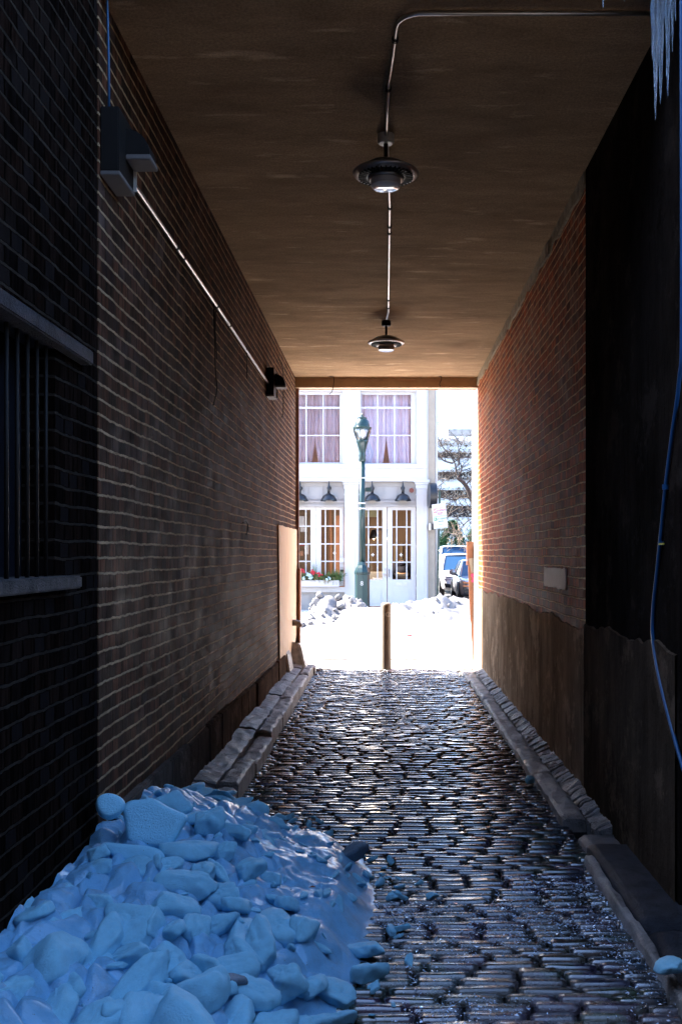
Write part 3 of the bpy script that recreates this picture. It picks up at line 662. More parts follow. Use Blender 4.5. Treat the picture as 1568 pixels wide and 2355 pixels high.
# the large slab and named lumps
def pillow(outline, th, name, m, loc, rot, label, sub=2):
    n = len(outline); cx = sum(p[0] for p in outline) / n; cz = sum(p[1] for p in outline) / n
    rings = [(1.0, 0.0, 0), (0.93, 0.42, 0), (0.6, 0.5, 0), (0.0, .5, 0)]
    mb = MB(); vs = []; fs = []
    def ring(s_, t): return [(cx + (a - cx) * s_, t * th, cz + (b - cz) * s_) for a, b in outline]
    R_ = [ring(0.55, -0.5), ring(0.92, -0.46), ring(1.0, -0.1), ring(0.96, 0.4), ring(0.55, 0.5)]
    for q in R_: vs += q
    for k in range(len(R_) - 1):
        for i in range(n): fs.append((k * n + i, k * n + (i + 1) % n, (k + 1) * n + (i + 1) % n, (k + 1) * n + i))
    a = len(vs); vs += [(cx, -0.5 * th, cz), (cx, 0.5 * th, cz)]
    for i in range(n): fs.append((a, (i + 1) % n, i)); fs.append((a + 1, 4 * n + i, 4 * n + (i + 1) % n))
    mb.add(vs, fs); o = mb.build(name, m, smooth=True, subsurf=sub); o.location = loc; o.rotation_euler = rot
    return tag(o, label, 'snow lump')
def outl(P, Y, cx, cy_):                          # pixel outline to local metres at depth Y
    return [((x - cx) * Y / F, -(y_ - cy_) * Y / F) for x, y_ in P]
P1 = [(275, 1852), (300, 1838), (322, 1842), (345, 1832), (372, 1850), (405, 1868), (441, 1878), (420, 1905), (408, 1935), (388, 1958), (345, 1948), (296, 1946), (292, 1915), (283, 1880)]
Yb = 4.25
pillow(outl(P1, Yb, 355, 1900), 0.075, 'snow_slab', M['ice_chunk'], (px(355, Yb), Yb, pz(1900, Yb)), (R(-24), 0, R(4)), 'biggest pale slab standing up on top of the snow pile')
P2 = [(228, 1940), (250, 1938), (300, 1945), (345, 1945), (388, 1962), (385, 1985), (350, 1998), (318, 1992), (285, 1985), (255, 1968), (232, 1950)]
pillow(outl(P2, 4.1, 310, 1965), 0.10, 'snow_slab', M['ice_chunk'], (px(310, 4.1), 4.1, pz(1965, 4.1)), (R(-20), 0, 0), 'long pointed slab lying under the biggest standing slab')
P3 = [(213, 1838), (240, 1822), (270, 1832), (292, 1852), (272, 1880), (245, 1890), (220, 1872)]
pillow(outl(P3, 4.18, 250, 1855), 0.10, 'snow_slab', M['ice_chunk'], (px(253, 4.18), 4.18, pz(1855, 4.18)), (R(-24), 0, R(15)), 'rounded slab at the left of the biggest slab, against the wall')
G = 'snow lumps heaped on the pile'
spec = [  # px, py, radius_px, depth, seed
 (275, 1822, 16, 4.5), (350, 1820, 22, 4.7), (395, 1835, 34, 4.7), (440, 1835, 30, 4.7), (480, 1868, 38, 4.55), (475, 1905, 30, 4.3), (520, 1880, 22, 4.6), (545, 1905, 24, 4.5),
 (510, 1925, 26, 4.3), (440, 1940, 48, 4.2), (590, 1885, 26, 5.2), (637, 1905, 22, 5.1), (630, 1932, 30, 4.9), (570, 1940, 20, 4.8), (605, 1830 + 60, 10, 5.4),
 (500, 1960, 30, 4.1), (470, 1998, 34, 4.0), (510, 2010, 40, 3.9), (225, 1990, 26, 4.0), (225, 2025, 24, 3.9), (310, 2010, 46, 3.95), (380, 2005, 36, 3.95), (430, 2025, 40, 3.85),
 (545, 2040, 36, 3.9), (575, 1985, 28, 4.2), (735, 2052, 14, 4.3), (752, 2045, 14, 4.3), (808, 1940, 28, 5.1), (845, 1985, 14, 5.0), (690, 1965, 16, 5.1),
 (395, 2070, 40, 3.65), (120, 2080, 42, 3.7), (225, 2085, 28, 3.6), (30, 2130, 46, 3.5), (75, 2185, 40, 3.4), (300, 2130, 60, 3.5), (250, 2150, 50, 3.4),
 (400, 2130, 34, 3.5), (450, 2105, 36, 3.6), (500, 2075, 34, 3.7), (560, 2095, 46, 3.7), (600, 2150, 52, 3.6), (385, 2185, 52, 3.35), (470, 2180, 40, 3.4), (530, 2180, 44, 3.4), (590, 2230, 46, 3.3),
 (660, 2190, 44, 3.45), (140, 2250, 66, 3.2), (215, 2210, 44, 3.25), (40, 2250, 50, 3.2), (310, 2260, 58, 3.15), (385, 2250, 50, 3.15), (330, 2330, 66, 3.0), (450, 2270, 56, 3.1),
 (540, 2275, 48, 3.1), (620, 2270, 50, 3.2), (690, 2255, 48, 3.3), (750, 2230, 40, 3.4), (225, 2340, 60, 2.95), (120, 2345, 60, 2.95), (30, 2340, 50, 2.95), (430, 2345, 60, 2.9),
 (530, 2335, 60, 2.95), (620, 2345, 44, 2.95), (690, 2320, 40, 3.1), (740, 2300, 30, 3.2), (760, 2345, 36, 3.1), (800, 2290, 22, 3.3), (830, 2100, 40, 4.0), (850, 2160, 34, 3.8), (780, 2190, 46, 3.6),
 (160, 2150, 26, 3.5), (210, 2185, 20, 3.4), (660, 2060, 30, 4.1), (620, 2010, 30, 4.3), (120, 2180, 24, 3.4), (500, 2230, 36, 3.25), (280, 2200, 40, 3.3), (350, 2105, 30, 3.5), (640, 2120, 38, 3.8), (700, 2130, 40, 3.8), (560, 2140, 30, 3.5), (430, 2210, 34, 3.3), (720, 2190, 40, 3.55), (160, 2305, 40, 3.05), (280, 2300, 40, 3.0), (500, 2350, 50, 2.85), (580, 2320, 36, 3.0)]
rg = random.Random(9)
for i, (x, y_, rp, Yd) in enumerate(spec):
    r = rp * Yd / F * 1.12
    if y_ > 2050 and x > 130 and x < 700: r *= 1.1
    X = px(x, Yd); Z = pz(y_, Yd)
    X = max(X, WL - 0.03 + r * 0.6 if Yd > 4.36 else WL - 0.05 + r * 0.6)
    h = pile_h(X, Yd)
    Z = min(Z, max(h, 0) + r * 0.6) - r * 0.3; Z = max(Z, max(h, -0.0) - r * 0.25)
    lab = 'rounded bluish snow lump lying in the snow pile'
    gp = G
    if (x, y_) == (808, 1940): lab, gp = 'lone dark snow lump on the setts right of the pile', None
    if x in (735, 752) and y_ in (2052, 2045): lab, gp = 'small pair of snow lumps on the smooth right part of the pile', 'pair of small lumps'
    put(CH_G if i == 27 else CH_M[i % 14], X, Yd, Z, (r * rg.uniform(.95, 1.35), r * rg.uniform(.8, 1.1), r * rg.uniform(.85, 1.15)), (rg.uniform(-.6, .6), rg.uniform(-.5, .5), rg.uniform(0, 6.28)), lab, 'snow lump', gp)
put(CH_G, px(507, 3.25), 3.25, pz(2262, 3.25), (0.075, 0.05, 0.045), (0.3, 0.2, 0.4), 'dark grey dirty ice lump among blue lumps near the bottom')
put(CH_M[3], px(1537, 3.6), 3.6, 0.13, 0.06, (0, 0, 1), 'single snow lump at the bottom right corner')
put(CH_M[5], px(1219, 6.9), 6.9, 0.06, 0.035, (0, 0, 1), 'little snow lump lying against the right kerb')
# flaky ridge at the back of the pile
for i in range(26):
    t = i / 25; x = 420 + 160 * t + rg.uniform(-10, 10); y_ = 1808 + 55 * t + rg.uniform(-8, 14); Yd = 5.9 - 0.3 * rg.random()
    X = px(x, Yd); Z = max(0.05, pz(y_, Yd)); s = rg.uniform(0.03, 0.07)
    put(CH_M[rg.randrange(14)], X, Yd, min(Z, 0.26), (s * 1.5, s, s * .35), (rg.uniform(-.5, .9), rg.uniform(-.5, .5), rg.uniform(0, 6.28)), 'flaky icy shard at the back of the snow pile', 'ice shard', 'icy shards behind the pile')
for i in range(110):
    Yd = rg.uniform(2.9, 5.4); X = rg.uniform(-1.2, right_edge(Yd) - .05); s = rg.uniform(0.008, 0.028)
    put(CH_M[rg.randrange(14)], X, Yd, pile_h(X, Yd) + s * .2, (s * 1.4, s, s * .8), (rg.uniform(-1, 1), rg.uniform(-1, 1), rg.uniform(0, 6.28)), 'small snow crumb lying on the surface of the snow pile', 'snow crumb', 'small crumbs on the snow pile')
for i in range(34):                               # crumbs around the edge
    Yd = rg.uniform(3.4, 6.2); X = right_edge(Yd) + abs(rg.gauss(0, 0.10)) + 0.01; s = rg.uniform(0.012, 0.034)
    put(CH_M[rg.randrange(14)], X, Yd, s * 0.5, (s * 1.3, s, s * .8), (rg.uniform(-.5, .5), rg.uniform(-.5, .5), rg.uniform(0, 6.28)), 'icy crumb on the setts beside the snow pile', 'ice crumb', 'icy crumbs beside the pile')
gm = MB()
for _ in range(9000):
    Yd = 3.3 + 1.7 * rg.random() ** .8; X = rg.uniform(-0.1, 1.08); q = noise.noise(Vector((X * 2.2, Yd * 3.0, 12))) + 0.25 - 0.6 * abs(Yd - 4.35) + 0.25 * (X - .3)
    if q < rg.uniform(-.1, .35): continue
    s_ = rg.uniform(.0015, .0055); z_ = .006 + s_ * .3; c = [(X + rg.gauss(0, s_), Yd + rg.gauss(0, s_), z_ + rg.uniform(-.3, 1) * s_) for _k in range(4)]
    gm.add(c, [(0, 1, 2), (0, 2, 3), (0, 3, 1), (1, 3, 2)])
tag(gm.build('ice_grit', simple('ice grit', (0.55, 0.68, 0.85), 0.12, 0.2, 8, 0, Specular_IOR_Level=1.0, Coat_Weight=1.0)), 'fine glittering ice grains scattered over the near setts', 'ice', None, 'stuff')
lf = MB(); lf.add([(-.018, 0, 0), (0, -.007, .004), (.02, 0, 0.002), (0, .008, .006)], [(0, 1, 2), (0, 2, 3)])
o = lf.build('fallen_leaf', simple('dead leaf', (0.3, 0.07, 0.02), 0.6)); o.location = (px(718, 4.35), 4.35, pile_h(px(718, 4.35), 4.35) + 0.012); o.scale = (1.0, 1, 1)
tag(o, 'small orange brown leaf on the smooth part of the snow pile', 'leaf')

# ------------------------------------------------------------------ far mouth: bollard, bent post, snow
bl = empty('bollard', (px(888, 14.05), 14.05, 0), 'beige round bollard in the middle of the far passage mouth', 'bollard')
MB().lathe([(0.078, -0.02), (0.0755, 0.9), (0.074, 0.93), (0.06, 0.95), (0.03, 0.958), (0.0005, 0.96)], (0, 0, 0), 32).build('post', M['boll'], bl, smooth=True, angle=60)
mb = MB()
def arcpts(rad, a0, a1, cx_, cz_, n=24):
    out = []
    for k in range(n + 1):
        a = a0 + (a1 - a0) * k / n; u = cx_ + rad * math.cos(a); z = cz_ + rad * math.sin(a)
        out.append((0.0775 * math.sin(u / 0.0775), -0.0775 * math.cos(u / 0.0775), z))
    return out
mb.tube(arcpts(0.036, 0, 2 * math.pi, 0.03, 0.79), 0.0022, 5); mb.tube(arcpts(0.028, 0.4, 5.6, 0.03, 0.79), 0.0018, 5)
mb.tube(arcpts(0.010, -1.6, 2.2, 0.03, 0.80), 0.003, 5); mb.tube(arcpts(0.010, -2.4, 1.5, 0.03, 0.781), 0.003, 5)
mb.build('emblem', M['paper'], bl)
bp = empty('bent_post', (1.3, 14.7, 0), 'rusty brown tapering steel post leaning at the right of the far mouth', 'post')
Yp = 14.7; s = Yp / F
prof = [(1087, 1527), (1091, 1527), (1091, 1480), (1089, 1410), (1093, 1340), (1098, 1290), (1098, 1246), (1074, 1246), (1076, 1300), (1080, 1400), (1084, 1470)]
mb = MB(); mb.prism([(px(a, Yp), pz(b, Yp)) for a, b in prof], Yp - 0.012, Yp + 0.012); off(mb, bp).build('plate', M['rust'], bp)
off(MB().box(px(1074, Yp) - .006, px(1074, Yp) + .004, Yp - .02, Yp + .06, pz(1300, Yp), pz(1246, Yp)), bp).build('flange', M['rust'], bp)
mb = MB(); mb.prism([(px(a, Yp), pz(b, Yp)) for a, b in [(1077, 1285), (1088, 1283), (1094, 1298), (1095, 1312), (1084, 1318), (1080, 1300)]], Yp - 0.016, Yp - 0.0125)
off(mb, bp).build('paper_sticker', M['beige'], bp)
mb = MB(); 
for a, b, r_ in ((1086, 1323, 4), (1089, 1329, 4), (1087, 1336, 3.5)): mb.lathe([(0.0005, 0), (r_ * s, 0), (r_ * s, .003), (.0005, .003)], (px(a, Yp), Yp - .013, pz(b, Yp)), 10, Matrix.Rotation(R(90), 4, 'X'))
off(mb, bp).build('pink_sticker', M['pink'], bp)

def field(name, x0, x1, y0, y1, nx, ny, fn, m, label=None, cat=None, kind=None):
    mb = MB()
    for j in range(ny + 1):
        for i in range(nx + 1):
            X = x0 + (x1 - x0) * i / nx; Yv = y0 + (y1 - y0) * j / ny; mb.v.append((X, Yv, fn(X, Yv)))
    for j in range(ny):
        for i in range(nx): mb.f.append([j * (nx + 1) + i, j * (nx + 1) + i + 1, (j + 1) * (nx + 1) + i + 1, (j + 1) * (nx + 1) + i]); mb.mi.append(0)
    return tag(mb.build(name, m, smooth=True), label, cat, None, kind)
def mound(X, Y):
    t = smooth(15.35, 17.2, Y); xc = smooth(-1.55, -0.45, X) * 0.66 * (1 - 0.42 * smooth(0.0, 0.9, X)); fall = 1 - smooth(18.0, 20.5, Y)
    h = 0.006 + xc * t * fall + 0.02 * noise.fractal(Vector((X * 1.5, Y * 1.5, 2)), 1, 2, 4) * (0.3 + t)
    return h
mb = MB()
for a, b, y0_, y1_ in ((-1.25, -0.1, 15.22, 15.33), (-0.7, 0.55, 15.28, 15.34), (0.75, 1.1, 15.3, 15.34), (-1.0, -.5, 15.42, 15.45)):
    n = 12; T = [(a + (b - a) * i / n, y1_ - .02 * noise.noise(Vector((i * .8, a, 0)))) for i in range(n + 1)]; B = [(a + (b - a) * i / n, y0_ + (y1_ - y0_) * (.5 + .5 * math.cos(math.pi * (i / n))) * .8) for i in range(n, -1, -1)]
    mb.add([(p, q, 0.0) for p, q in T + B], [tuple(range(len(T + B)))])
tag(mb.build('gutter_puddle', M['joint']), kind='structure')
field('snow_mound', -9, 9, 15.36, 21.5, 240, 110, mound, M['snow_white'], 'smooth blinding white snow mound filling the street beyond the bollard', 'snow pile')
def bank(X, Y):
    hx = 0.62 * smooth(-2.2, -1.3, X) if X < 0 else 0.62
    hx *= (1 - 0.30 * math.exp(-((X + 0.1) / 0.35) ** 2)); hx += 0.12 * math.exp(-((X - 1.3) / 0.35) ** 2) + 0.10 * math.exp(-((X + 1.35) / 0.3) ** 2)
    t = math.exp(-((Y - 22.2) / 1.1) ** 2)
    n = noise.fractal(Vector((X * 2.2, Y * 2.2, 7)), 0.7, 2, 6)
    return -0.02 + (hx - .05 + 0.17 * n) * t + 0.03 * n
field('rubble_bank', -9, 9, 19.6, 26.5, 300, 120, bank, M['snow_dirt_shade'], 'lumpy grey streaked ploughed snow bank in front of the shop', 'snow bank')
BM = [chunk_mesh(50 + i, 0.6, 14.0, m=M['snow_dirt_shade'], sub=3) for i in range(6)]
for i in range(80):
    X = rg.uniform(-2.3, 2.6); Yd = rg.uniform(20.9, 22.9); s = rg.uniform(0.03, 0.085)
    if i < 35: X = rg.uniform(-1.8, -0.5); s = rg.uniform(.04, .13)
    put(BM[i % 6], X, Yd, bank(X, Yd) + s * 0.15, s, (rg.uniform(0, 3), rg.uniform(0, 3), rg.uniform(0, 6)), 'white snow lump on the ploughed bank in front of the shop', 'snow lump', 'snow lumps on the far bank')
for i, (x, y_, s) in enumerate([(722, 1533, .055), (735, 1528, .045), (712, 1545, .04), (728, 1541, .035), (1062, 1536, .05), (1075, 1530, .05), (1056, 1542, .03), (700, 1528, .06)]):
    Yd = 13.75 + 0.1 * (i % 3)
    put(CH_M[i] if 0 else BM[i % 6], px(x, Yd), Yd, s * 0.4, (s * 1.6, s, s * .8), (0, 0, i), ('small snow lump by the guard stone at the far mouth' if x < 800 else 'small snow lump by the right kerb end at the far mouth'), 'snow lump', 'snow lumps by the guard stone' if x < 800 else 'snow lumps by the right kerb end')
o = MB().box(-.05, .05, -.02, .02, -.004, .006).build('litter', M['signred']); o.location = (px(942, 16.3), 16.3, mound(px(942, 16.3), 16.3) + .012); o.rotation_euler = (0.3, 0, .2)
tag(o, 'small red scrap lying on the white snow mound', 'litter')

# ------------------------------------------------------------------ shop across the street
YS = 28.85; S = F / YS
def sx(x): return (x - HX) / S
def sz(y): return CH - (y - HY) / S
shop = empty('shop_building', (-2.3, YS, 0), 'white wooden shopfront with french doors and large upper windows', 'building')
def SP(mb, name, m, parent=None, bevel=0.0, **kw):
    o = off(mb, shop).build(name, m, shop, bevel=bevel, **kw)
    if parent: o.parent = parent
    return o
XL = -6.2
mb = MB()
# bands and piers (bays repeat to the left, out of sight)
BAY = 141 / S                                     # not visible left bays repeat
mb.box(XL, sx(980), YS - 0.10, YS + 0.2, sz(1104), sz(1068))
mb.box(XL, sx(980), YS - 0.14, YS - 0.10, sz(1078), sz(1068)); mb.box(XL, sx(980), YS - 0.16, YS - 0.10, sz(1108), sz(1100))
mb.box(XL, sx(980), YS - 0.08, YS + 0.2, sz(900), 9.5)
for a, b in ((788, 829), (957, 980), (640, 668), (480, 520)): mb.box(sx(a), sx(b), YS - 0.10, YS + 0.2, sz(1068), sz(900))
mb.box(XL, sx(980), YS + 0.3, YS + 0.5, 5.9, 9.5); mb.box(sx(980), sx(984), YS - 0.05, YS + 9, 0, 9.5)
mb.box(XL - .3, XL, YS - .1, YS + 9, 0, 9.5); mb.box(XL, sx(980), YS + 8.8, YS + 9, 0, 9.5); mb.box(XL, sx(984), YS - .3, YS + 9, 9.5, 9.7)
mb.box(XL, sx(980), YS + .2, YS + 8.8, sz(1100), sz(1085))
SP(mb, 'upper_facade', M['white'], bevel=0.006)
mb = MB(); z0, z1 = sz(1152), sz(1104)
x = XL
while x < sx(957):
    mb.box(x, min(x + 0.43, sx(957)) - 0.012, YS + 0.02, YS + 0.1, sz(1149), sz(1118)); x += 0.44
mb.box(XL, sx(957), YS + 0.035, YS + 0.12, sz(1152), sz(1104)); mb.box(XL, sx(957), YS + 0.0, YS + 0.12, sz(1118), sz(1108))
mb.box(XL, sx(957), YS - 0.03, YS + 0.12, sz(1156), sz(1151)); mb.box(XL, sx(957), YS - 0.01, YS + 0.12, sz(1160), sz(1156)); mb.box(XL, sx(957), YS - 0.05, YS + 0.12, sz(1166), sz(1160))
SP(mb, 'frieze_panels', M['white_shade'], bevel=0.004)
def pilaster(a, b):
    mb = MB(); mb.box(sx(a), sx(b), YS - 0.12, YS + 0.1, 0, sz(1125)); w_ = sx(b) - sx(a)
    for k, (zt, zb, e) in enumerate(((1104, 1110, .08), (1110, 1115, .05), (1115, 1125, .02), (1136, 1139, .02))): mb.box(sx(a) - e, sx(b) + e, YS - 0.12 - e, YS + 0.1, sz(zb), sz(zt))
    mb.box(sx(a) + w_ * .25, sx(b) - w_ * .25, YS - 0.135, YS - 0.12, sz(1240), sz(1150)); mb.box(sx(a) + w_ * .25, sx(b) - w_ * .25, YS - 0.135, YS - 0.12, 0.5, sz(1255))
    SP(mb, 'pilaster', M['white'], bevel=0.006)
pilaster(793, 824); pilaster(957, 981); pilaster(636, 662)
def glazed(name, x0, x1, y0, y1, vx, hy, rail=(8, 8, 8, 8), depth=0.05, YY=YS + 0.03, muntin=2.6, gm='glass', thick=None, m='white'):
    mb = MB(); L, Rr, T, B = rail
    mb.box(sx(x0 - L), sx(x0), YY, YY + depth, sz(y1 + B), sz(y0 - T)); mb.box(sx(x1), sx(x1 + Rr), YY, YY + depth, sz(y1 + B), sz(y0 - T))
    mb.box(sx(x0), sx(x1), YY, YY + depth, sz(y0), sz(y0 - T)); mb.box(sx(x0), sx(x1), YY, YY + depth, sz(y1 + B), sz(y1))
    f = SP(mb, name, M[m], bevel=0.004)
    mm = MB()
    for v in vx: mm.box(sx(v - muntin / 2), sx(v + muntin / 2), YY + 0.004, YY + depth - 0.012, sz(y1), sz(y0))
    for i, h in enumerate(hy):
        q = muntin * (1.7 if thick and i in thick else 1) / 2; mm.box(sx(x0), sx(x1), YY + 0.0, YY + depth - 0.009, sz(h + q), sz(h - q))
    off(mm, shop).build('muntins', M['white'], f)
    gl = MB(); gl.add([(sx(x0), YY + 0.025, sz(y1)), (sx(x1), YY + 0.025, sz(y1)), (sx(x1), YY + 0.025, sz(y0)), (sx(x0), YY + 0.025, sz(y0))], [(0, 1, 2, 3)])
    off(gl, shop).build('pane', M[gm], f); return f
glazed('upper_window', 665, 781, 907, 1063, [704, 743], [937, 1001], (5, 7, 7, 5), thick={0}, gm='glass_up')
glazed('upper_window', 831, 945, 907, 1065, [868, 907], [937, 1001], (3, 12, 7, 3), thick={0}, gm='glass_up')
glazed('upper_window', 525, 635, 907, 1065, [562, 598], [937, 1001], (5, 6, 7, 3), thick={0}, gm='glass_up')
glazed('shop_window', 738, 781, 1172, 1338, [748, 770], [1210, 1251, 1291], (11, 10, 6, 10))
glazed('shop_window', 671, 714, 1172, 1338, [681, 703], [1210, 1251, 1291], (9, 12.6, 6, 10))
dl = glazed('door', 836, 879, 1173, 1333, [847, 868], [1212, 1253, 1293], (6, 10.5, 8, 62))
dr = glazed('door', 902, 945, 1173, 1333, [912, 935], [1212, 1253, 1293], (11, 11, 8, 62))
for d, a, b in ((dl, 840, 876), (dr, 905, 941)):
    mb = MB(); off(mb.box(sx(a), sx(b), YS + .02, YS + .03, sz(1388), sz(1358)), shop).build('lower_panel', M['white'], d, bevel=.003)
off(MB().box(sx(911), sx(937), YS + .01, YS + .03, sz(1347), sz(1340)), shop).build('mail_slot', M['galvlight'], dr, bevel=.003)
hb = MB()
for y_ in (1176, 1253, 1322, 1350): hb.box(sx(957) - .02, sx(957), YS + .0, YS + .03, sz(y_ + 6), sz(y_))
off(hb, shop).build('hinges', M['galv'], dr)
hb = MB(); hb.lathe([(.0005, -.03), (.03, -.02), (.03, .02)], (sx(886), YS, sz(1322)), 12, Matrix.Rotation(R(90), 4, 'X')); hb.lathe([(.0005, -.02), (.02, -.02), (.02, .02)], (sx(886), YS, sz(1309)), 12, Matrix.Rotation(R(90), 4, 'X')); hb.box(sx(880), sx(887), YS - .04, YS - .02, sz(1323), sz(1321.5))
off(hb, shop).build('handle', M['galv'], dl)
off(MB().box(sx(894), sx(895.3), YS - .03, YS + .01, sz(1327), sz(1309)), shop).build('handle', M['black'], dr)
mb = MB(); mb.box(sx(662), sx(793), YS - 0.10, YS + 0.1, sz(1362), sz(1350)); SP(mb, 'window_sill', M['white'], bevel=.004)
mb = MB(); mb.box(XL, sx(793), YS + 0.03, YS + 0.1, 0, sz(1362)); mb.box(sx(668), sx(712), YS + 0.015, YS + 0.03, 0.15, sz(1367)); mb.box(sx(718), sx(788), YS + 0.015, YS + 0.03, 0.15, sz(1367)); SP(mb, 'lower_panels', M['white_shade'], bevel=.003)
mb = MB(); mb.box(XL, sx(640), YS + .02, YS + .1, sz(1362), sz(1166)); SP(mb, 'side_boarding', M['white'])
mb = MB(); mb.box(sx(957), sx(980), YS + .02, YS + .1, 0, sz(1166)); mb.box(sx(824), sx(830), YS + .02, YS + .1, 0, sz(1166)); SP(mb, 'door_frame', M['white'])
# curtains
for (x0, x1) in ((665, 781), (831, 945), (525, 635)):
    for side in (0, 1):
        mb = MB(); n = 70; half = (x1 - x0) / 2
        for k in range(13):
            t = k / 12; z = sz(1066) + (sz(903) - sz(1066)) * t
            open_ = 0.0 if t > 0.55 else (0.55 - t) ** 1.6 * 0.42
            for i in range(n + 1):
                u = i / n; wdt = half * (1 - open_) * 1.02
                X = sx(x0) + u * wdt / S if side == 0 else sx(x1) - u * wdt / S
                mb.v.append((X, YS + 0.24 + 0.035 * math.sin(u * 34 + side) * (1.1 - .3 * t) + 0.015 * math.sin(u * 71 + t * 2), z))
        for k in range(12):
            for i in range(n): mb.f.append([k * (n + 1) + i, k * (n + 1) + i + 1, (k + 1) * (n + 1) + i + 1, (k + 1) * (n + 1) + i]); mb.mi.append(0)
        SP(mb, 'curtain', M['curtain'], smooth=True)
# interior shell
mb = MB(); mb.box(XL, sx(980), YS + 4.2, YS + 4.3, 0, 3.75); SP(mb, 'back_wall', M['wood'])
mb = MB(); mb.box(XL, sx(980), YS + .1, YS + 4.2, 0.0, 0.03); SP(mb, 'shop_floor', M['wood'])
mb = MB(); mb.box(XL, sx(715), YS + 1.6, YS + 1.7, 0, 3.7); SP(mb, 'partition', M['tan'])
mb = MB(); mb.box(sx(751), sx(756), YS + 1.2, YS + 1.5, 0, 3.7); mb.box(sx(760), sx(784), YS + 2.6, YS + 2.8, 0, 2.9); SP(mb, 'pillar', M['orange'])
mb = MB(); mb.box(sx(835), sx(880), YS + 1.6, YS + 2.2, 0, sz(1318)); SP(mb, 'counter', M['white_shade'], bevel=.01)
mb = MB(); mb.box(sx(832), sx(868), YS + 1.0, YS + 1.1, sz(1186), sz(1165)); SP(mb, 'ceiling_baffle', simple('olive board', (0.35, 0.36, 0.24)))
mb = MB()
for a in (846, 862, 908, 925, 938): mb.box(sx(a), sx(a + 6), YS + 4.0, YS + 4.2, 1.0, sz(1245)); 
mb.box(sx(835), sx(950), YS + 3.9, YS + 4.2, 0.9, 1.0); SP(mb, 'shelving', M['tan'])
def sheet(x0, x1, y0, y1, nm, m, Y_=YS + .075): SP(MB().box(sx(x0), sx(x1), Y_, Y_ + .004, sz(y1), sz(y0)), nm, M[m])
sheet(684, 699, 1187, 1212, 'notice', 'paper'); sheet(690, 705, 1213, 1223, 'notice', 'paper'); sheet(700, 709, 1250, 1275, 'notice', 'paper')
sheet(689, 700, 1250, 1256, 'notice', 'signred'); sheet(689, 696, 1268, 1279, 'notice', 'orange')
for x_, y_ in ((769, 1272), (857, 1276), (922, 1276)):
    mb = MB(); mb.box(sx(x_) - .05, sx(x_) + .05, YS + .02, YS + .024, sz(y_) - .012, sz(y_) + .012); mb.box(sx(x_) - .012, sx(x_) + .012, YS + .018, YS + .0235, sz(y_) - .05, sz(y_) + .05); SP(mb, 'sticker', M['paper'])
# pendant in the shop
pd = empty('pendant_lamp', (sx(858), YS + 1.3, sz(1225)), 'black pendant lamp with two shades inside the shop doors', 'lamp')
for dx in (0, 0.42):
    MB().lathe([(0.03, .12), (0.07, .1), (0.13, -.08), (0.14, -.16)], (dx, 0, 0), 20).build('shade', M['black'], pd, smooth=True)
    MB().lathe([(0.001, -.06), (0.03, -.08), (0.035, -.14), (0.001, -.18)], (dx, 0, 0), 12).build('bulb', M['bulb'], pd, smooth=True)
    l_ = bpy.data.lights.new('bulb_light', 'POINT'); l_.energy = 16; l_.color = (1, .78, .52); l_.shadow_soft_size = .08
    lo = bpy.data.objects.new('bulb_light', l_); COL.objects.link(lo); lo.location = (sx(858) + dx, YS + 1.3, sz(1225) - .26)
MB().box(-.0, .42, -.015, .015, .1, .13).build('bar', M['black'], pd); MB().tube([(.2, 0, .1), (.2, 0, 1.3)], .01, 6).build('rod', M['black'], pd)
# gooseneck lamps on the frieze
glb = None
def gooseneck(x, label):
    o = empty('gooseneck_lamp', (sx(x), YS - 0.02, sz(1123)), label, 'wall lamp', 'black gooseneck lamps over the shopfront')
    MB().lathe([(.0005, -.10), (.03, -.09), (.062, -.05), (.062, .03)], (0, 0, 0), 18, Matrix.Rotation(R(-90), 4, 'X') @ Matrix.Rotation(R(180), 4, 'X')).build('mount', M['black'], o, smooth=True, angle=60)
    MB().tube([(0, -.02, .03), (0, -.06, .17), (0, -.12, .21), (0, -.2, .12), (0, -.22, -.02), (0, -.22, -.16)], [.012, .012, .012, .016, .035, .045], 10).build('neck', M['black'], o, smooth=True)
    MB().lathe([(.04, -.15), (.07, -.18), (.13, -.205), (.18, -.25), (.215, -.32), (.245, -.385), (.242, -.39), (.20, -.32), (.001, -.2)], (0, -.22, 0), 32).build('shade', M['black'], o, smooth=True, angle=60)
for x, lb in ((691, 'black barn lamp over the left shop window, half hidden by the passage wall'), (757, 'black barn lamp over the shop window just left of the pilaster'),
              (856, 'black barn lamp over the doors just right of the green lamppost'), (926, 'black barn lamp over the right door beside the red bell')): gooseneck(x, lb)
fb = MB(); fb.lathe([(.0005, -.06), (.04, -.055), (.065, -.03), (.07, .04)], (sx(946), YS, sz(1128)), 20, Matrix.Rotation(R(-90), 4, 'X') @ Matrix.Rotation(R(180), 4, 'X'))
tag(fb.build('fire_bell', M['red'], smooth=True, angle=60), 'dark red round alarm bell on the frieze above the right door', 'bell')
mb = MB(); mb.box(sx(781), sx(792), YS - .06, YS + .02, sz(1294), sz(1283)); jb = tag(mb.build('meter_box', M['white'], bevel=.006), 'small white utility box left of the middle pilaster', 'utility box')
MB().tube([(sx(788), YS - .0, sz(1283)), (sx(788), YS - .0, sz(1170))], .012, 6).build('pipe', M['white'], jb)
kl = empty('padlock', (sx(786), YS, sz(1310)), 'black lockbox hanging below the white utility box', 'lock')
MB().box(-.05, .05, -.03, .02, -.09, -.0).build('body', M['black'], kl, bevel=.008); MB().tube([(-.03, 0, 0), (-.03, 0, .06), (.03, 0, .06), (.03, 0, 0)], .009, 6).build('shackle', M['galv'], kl)

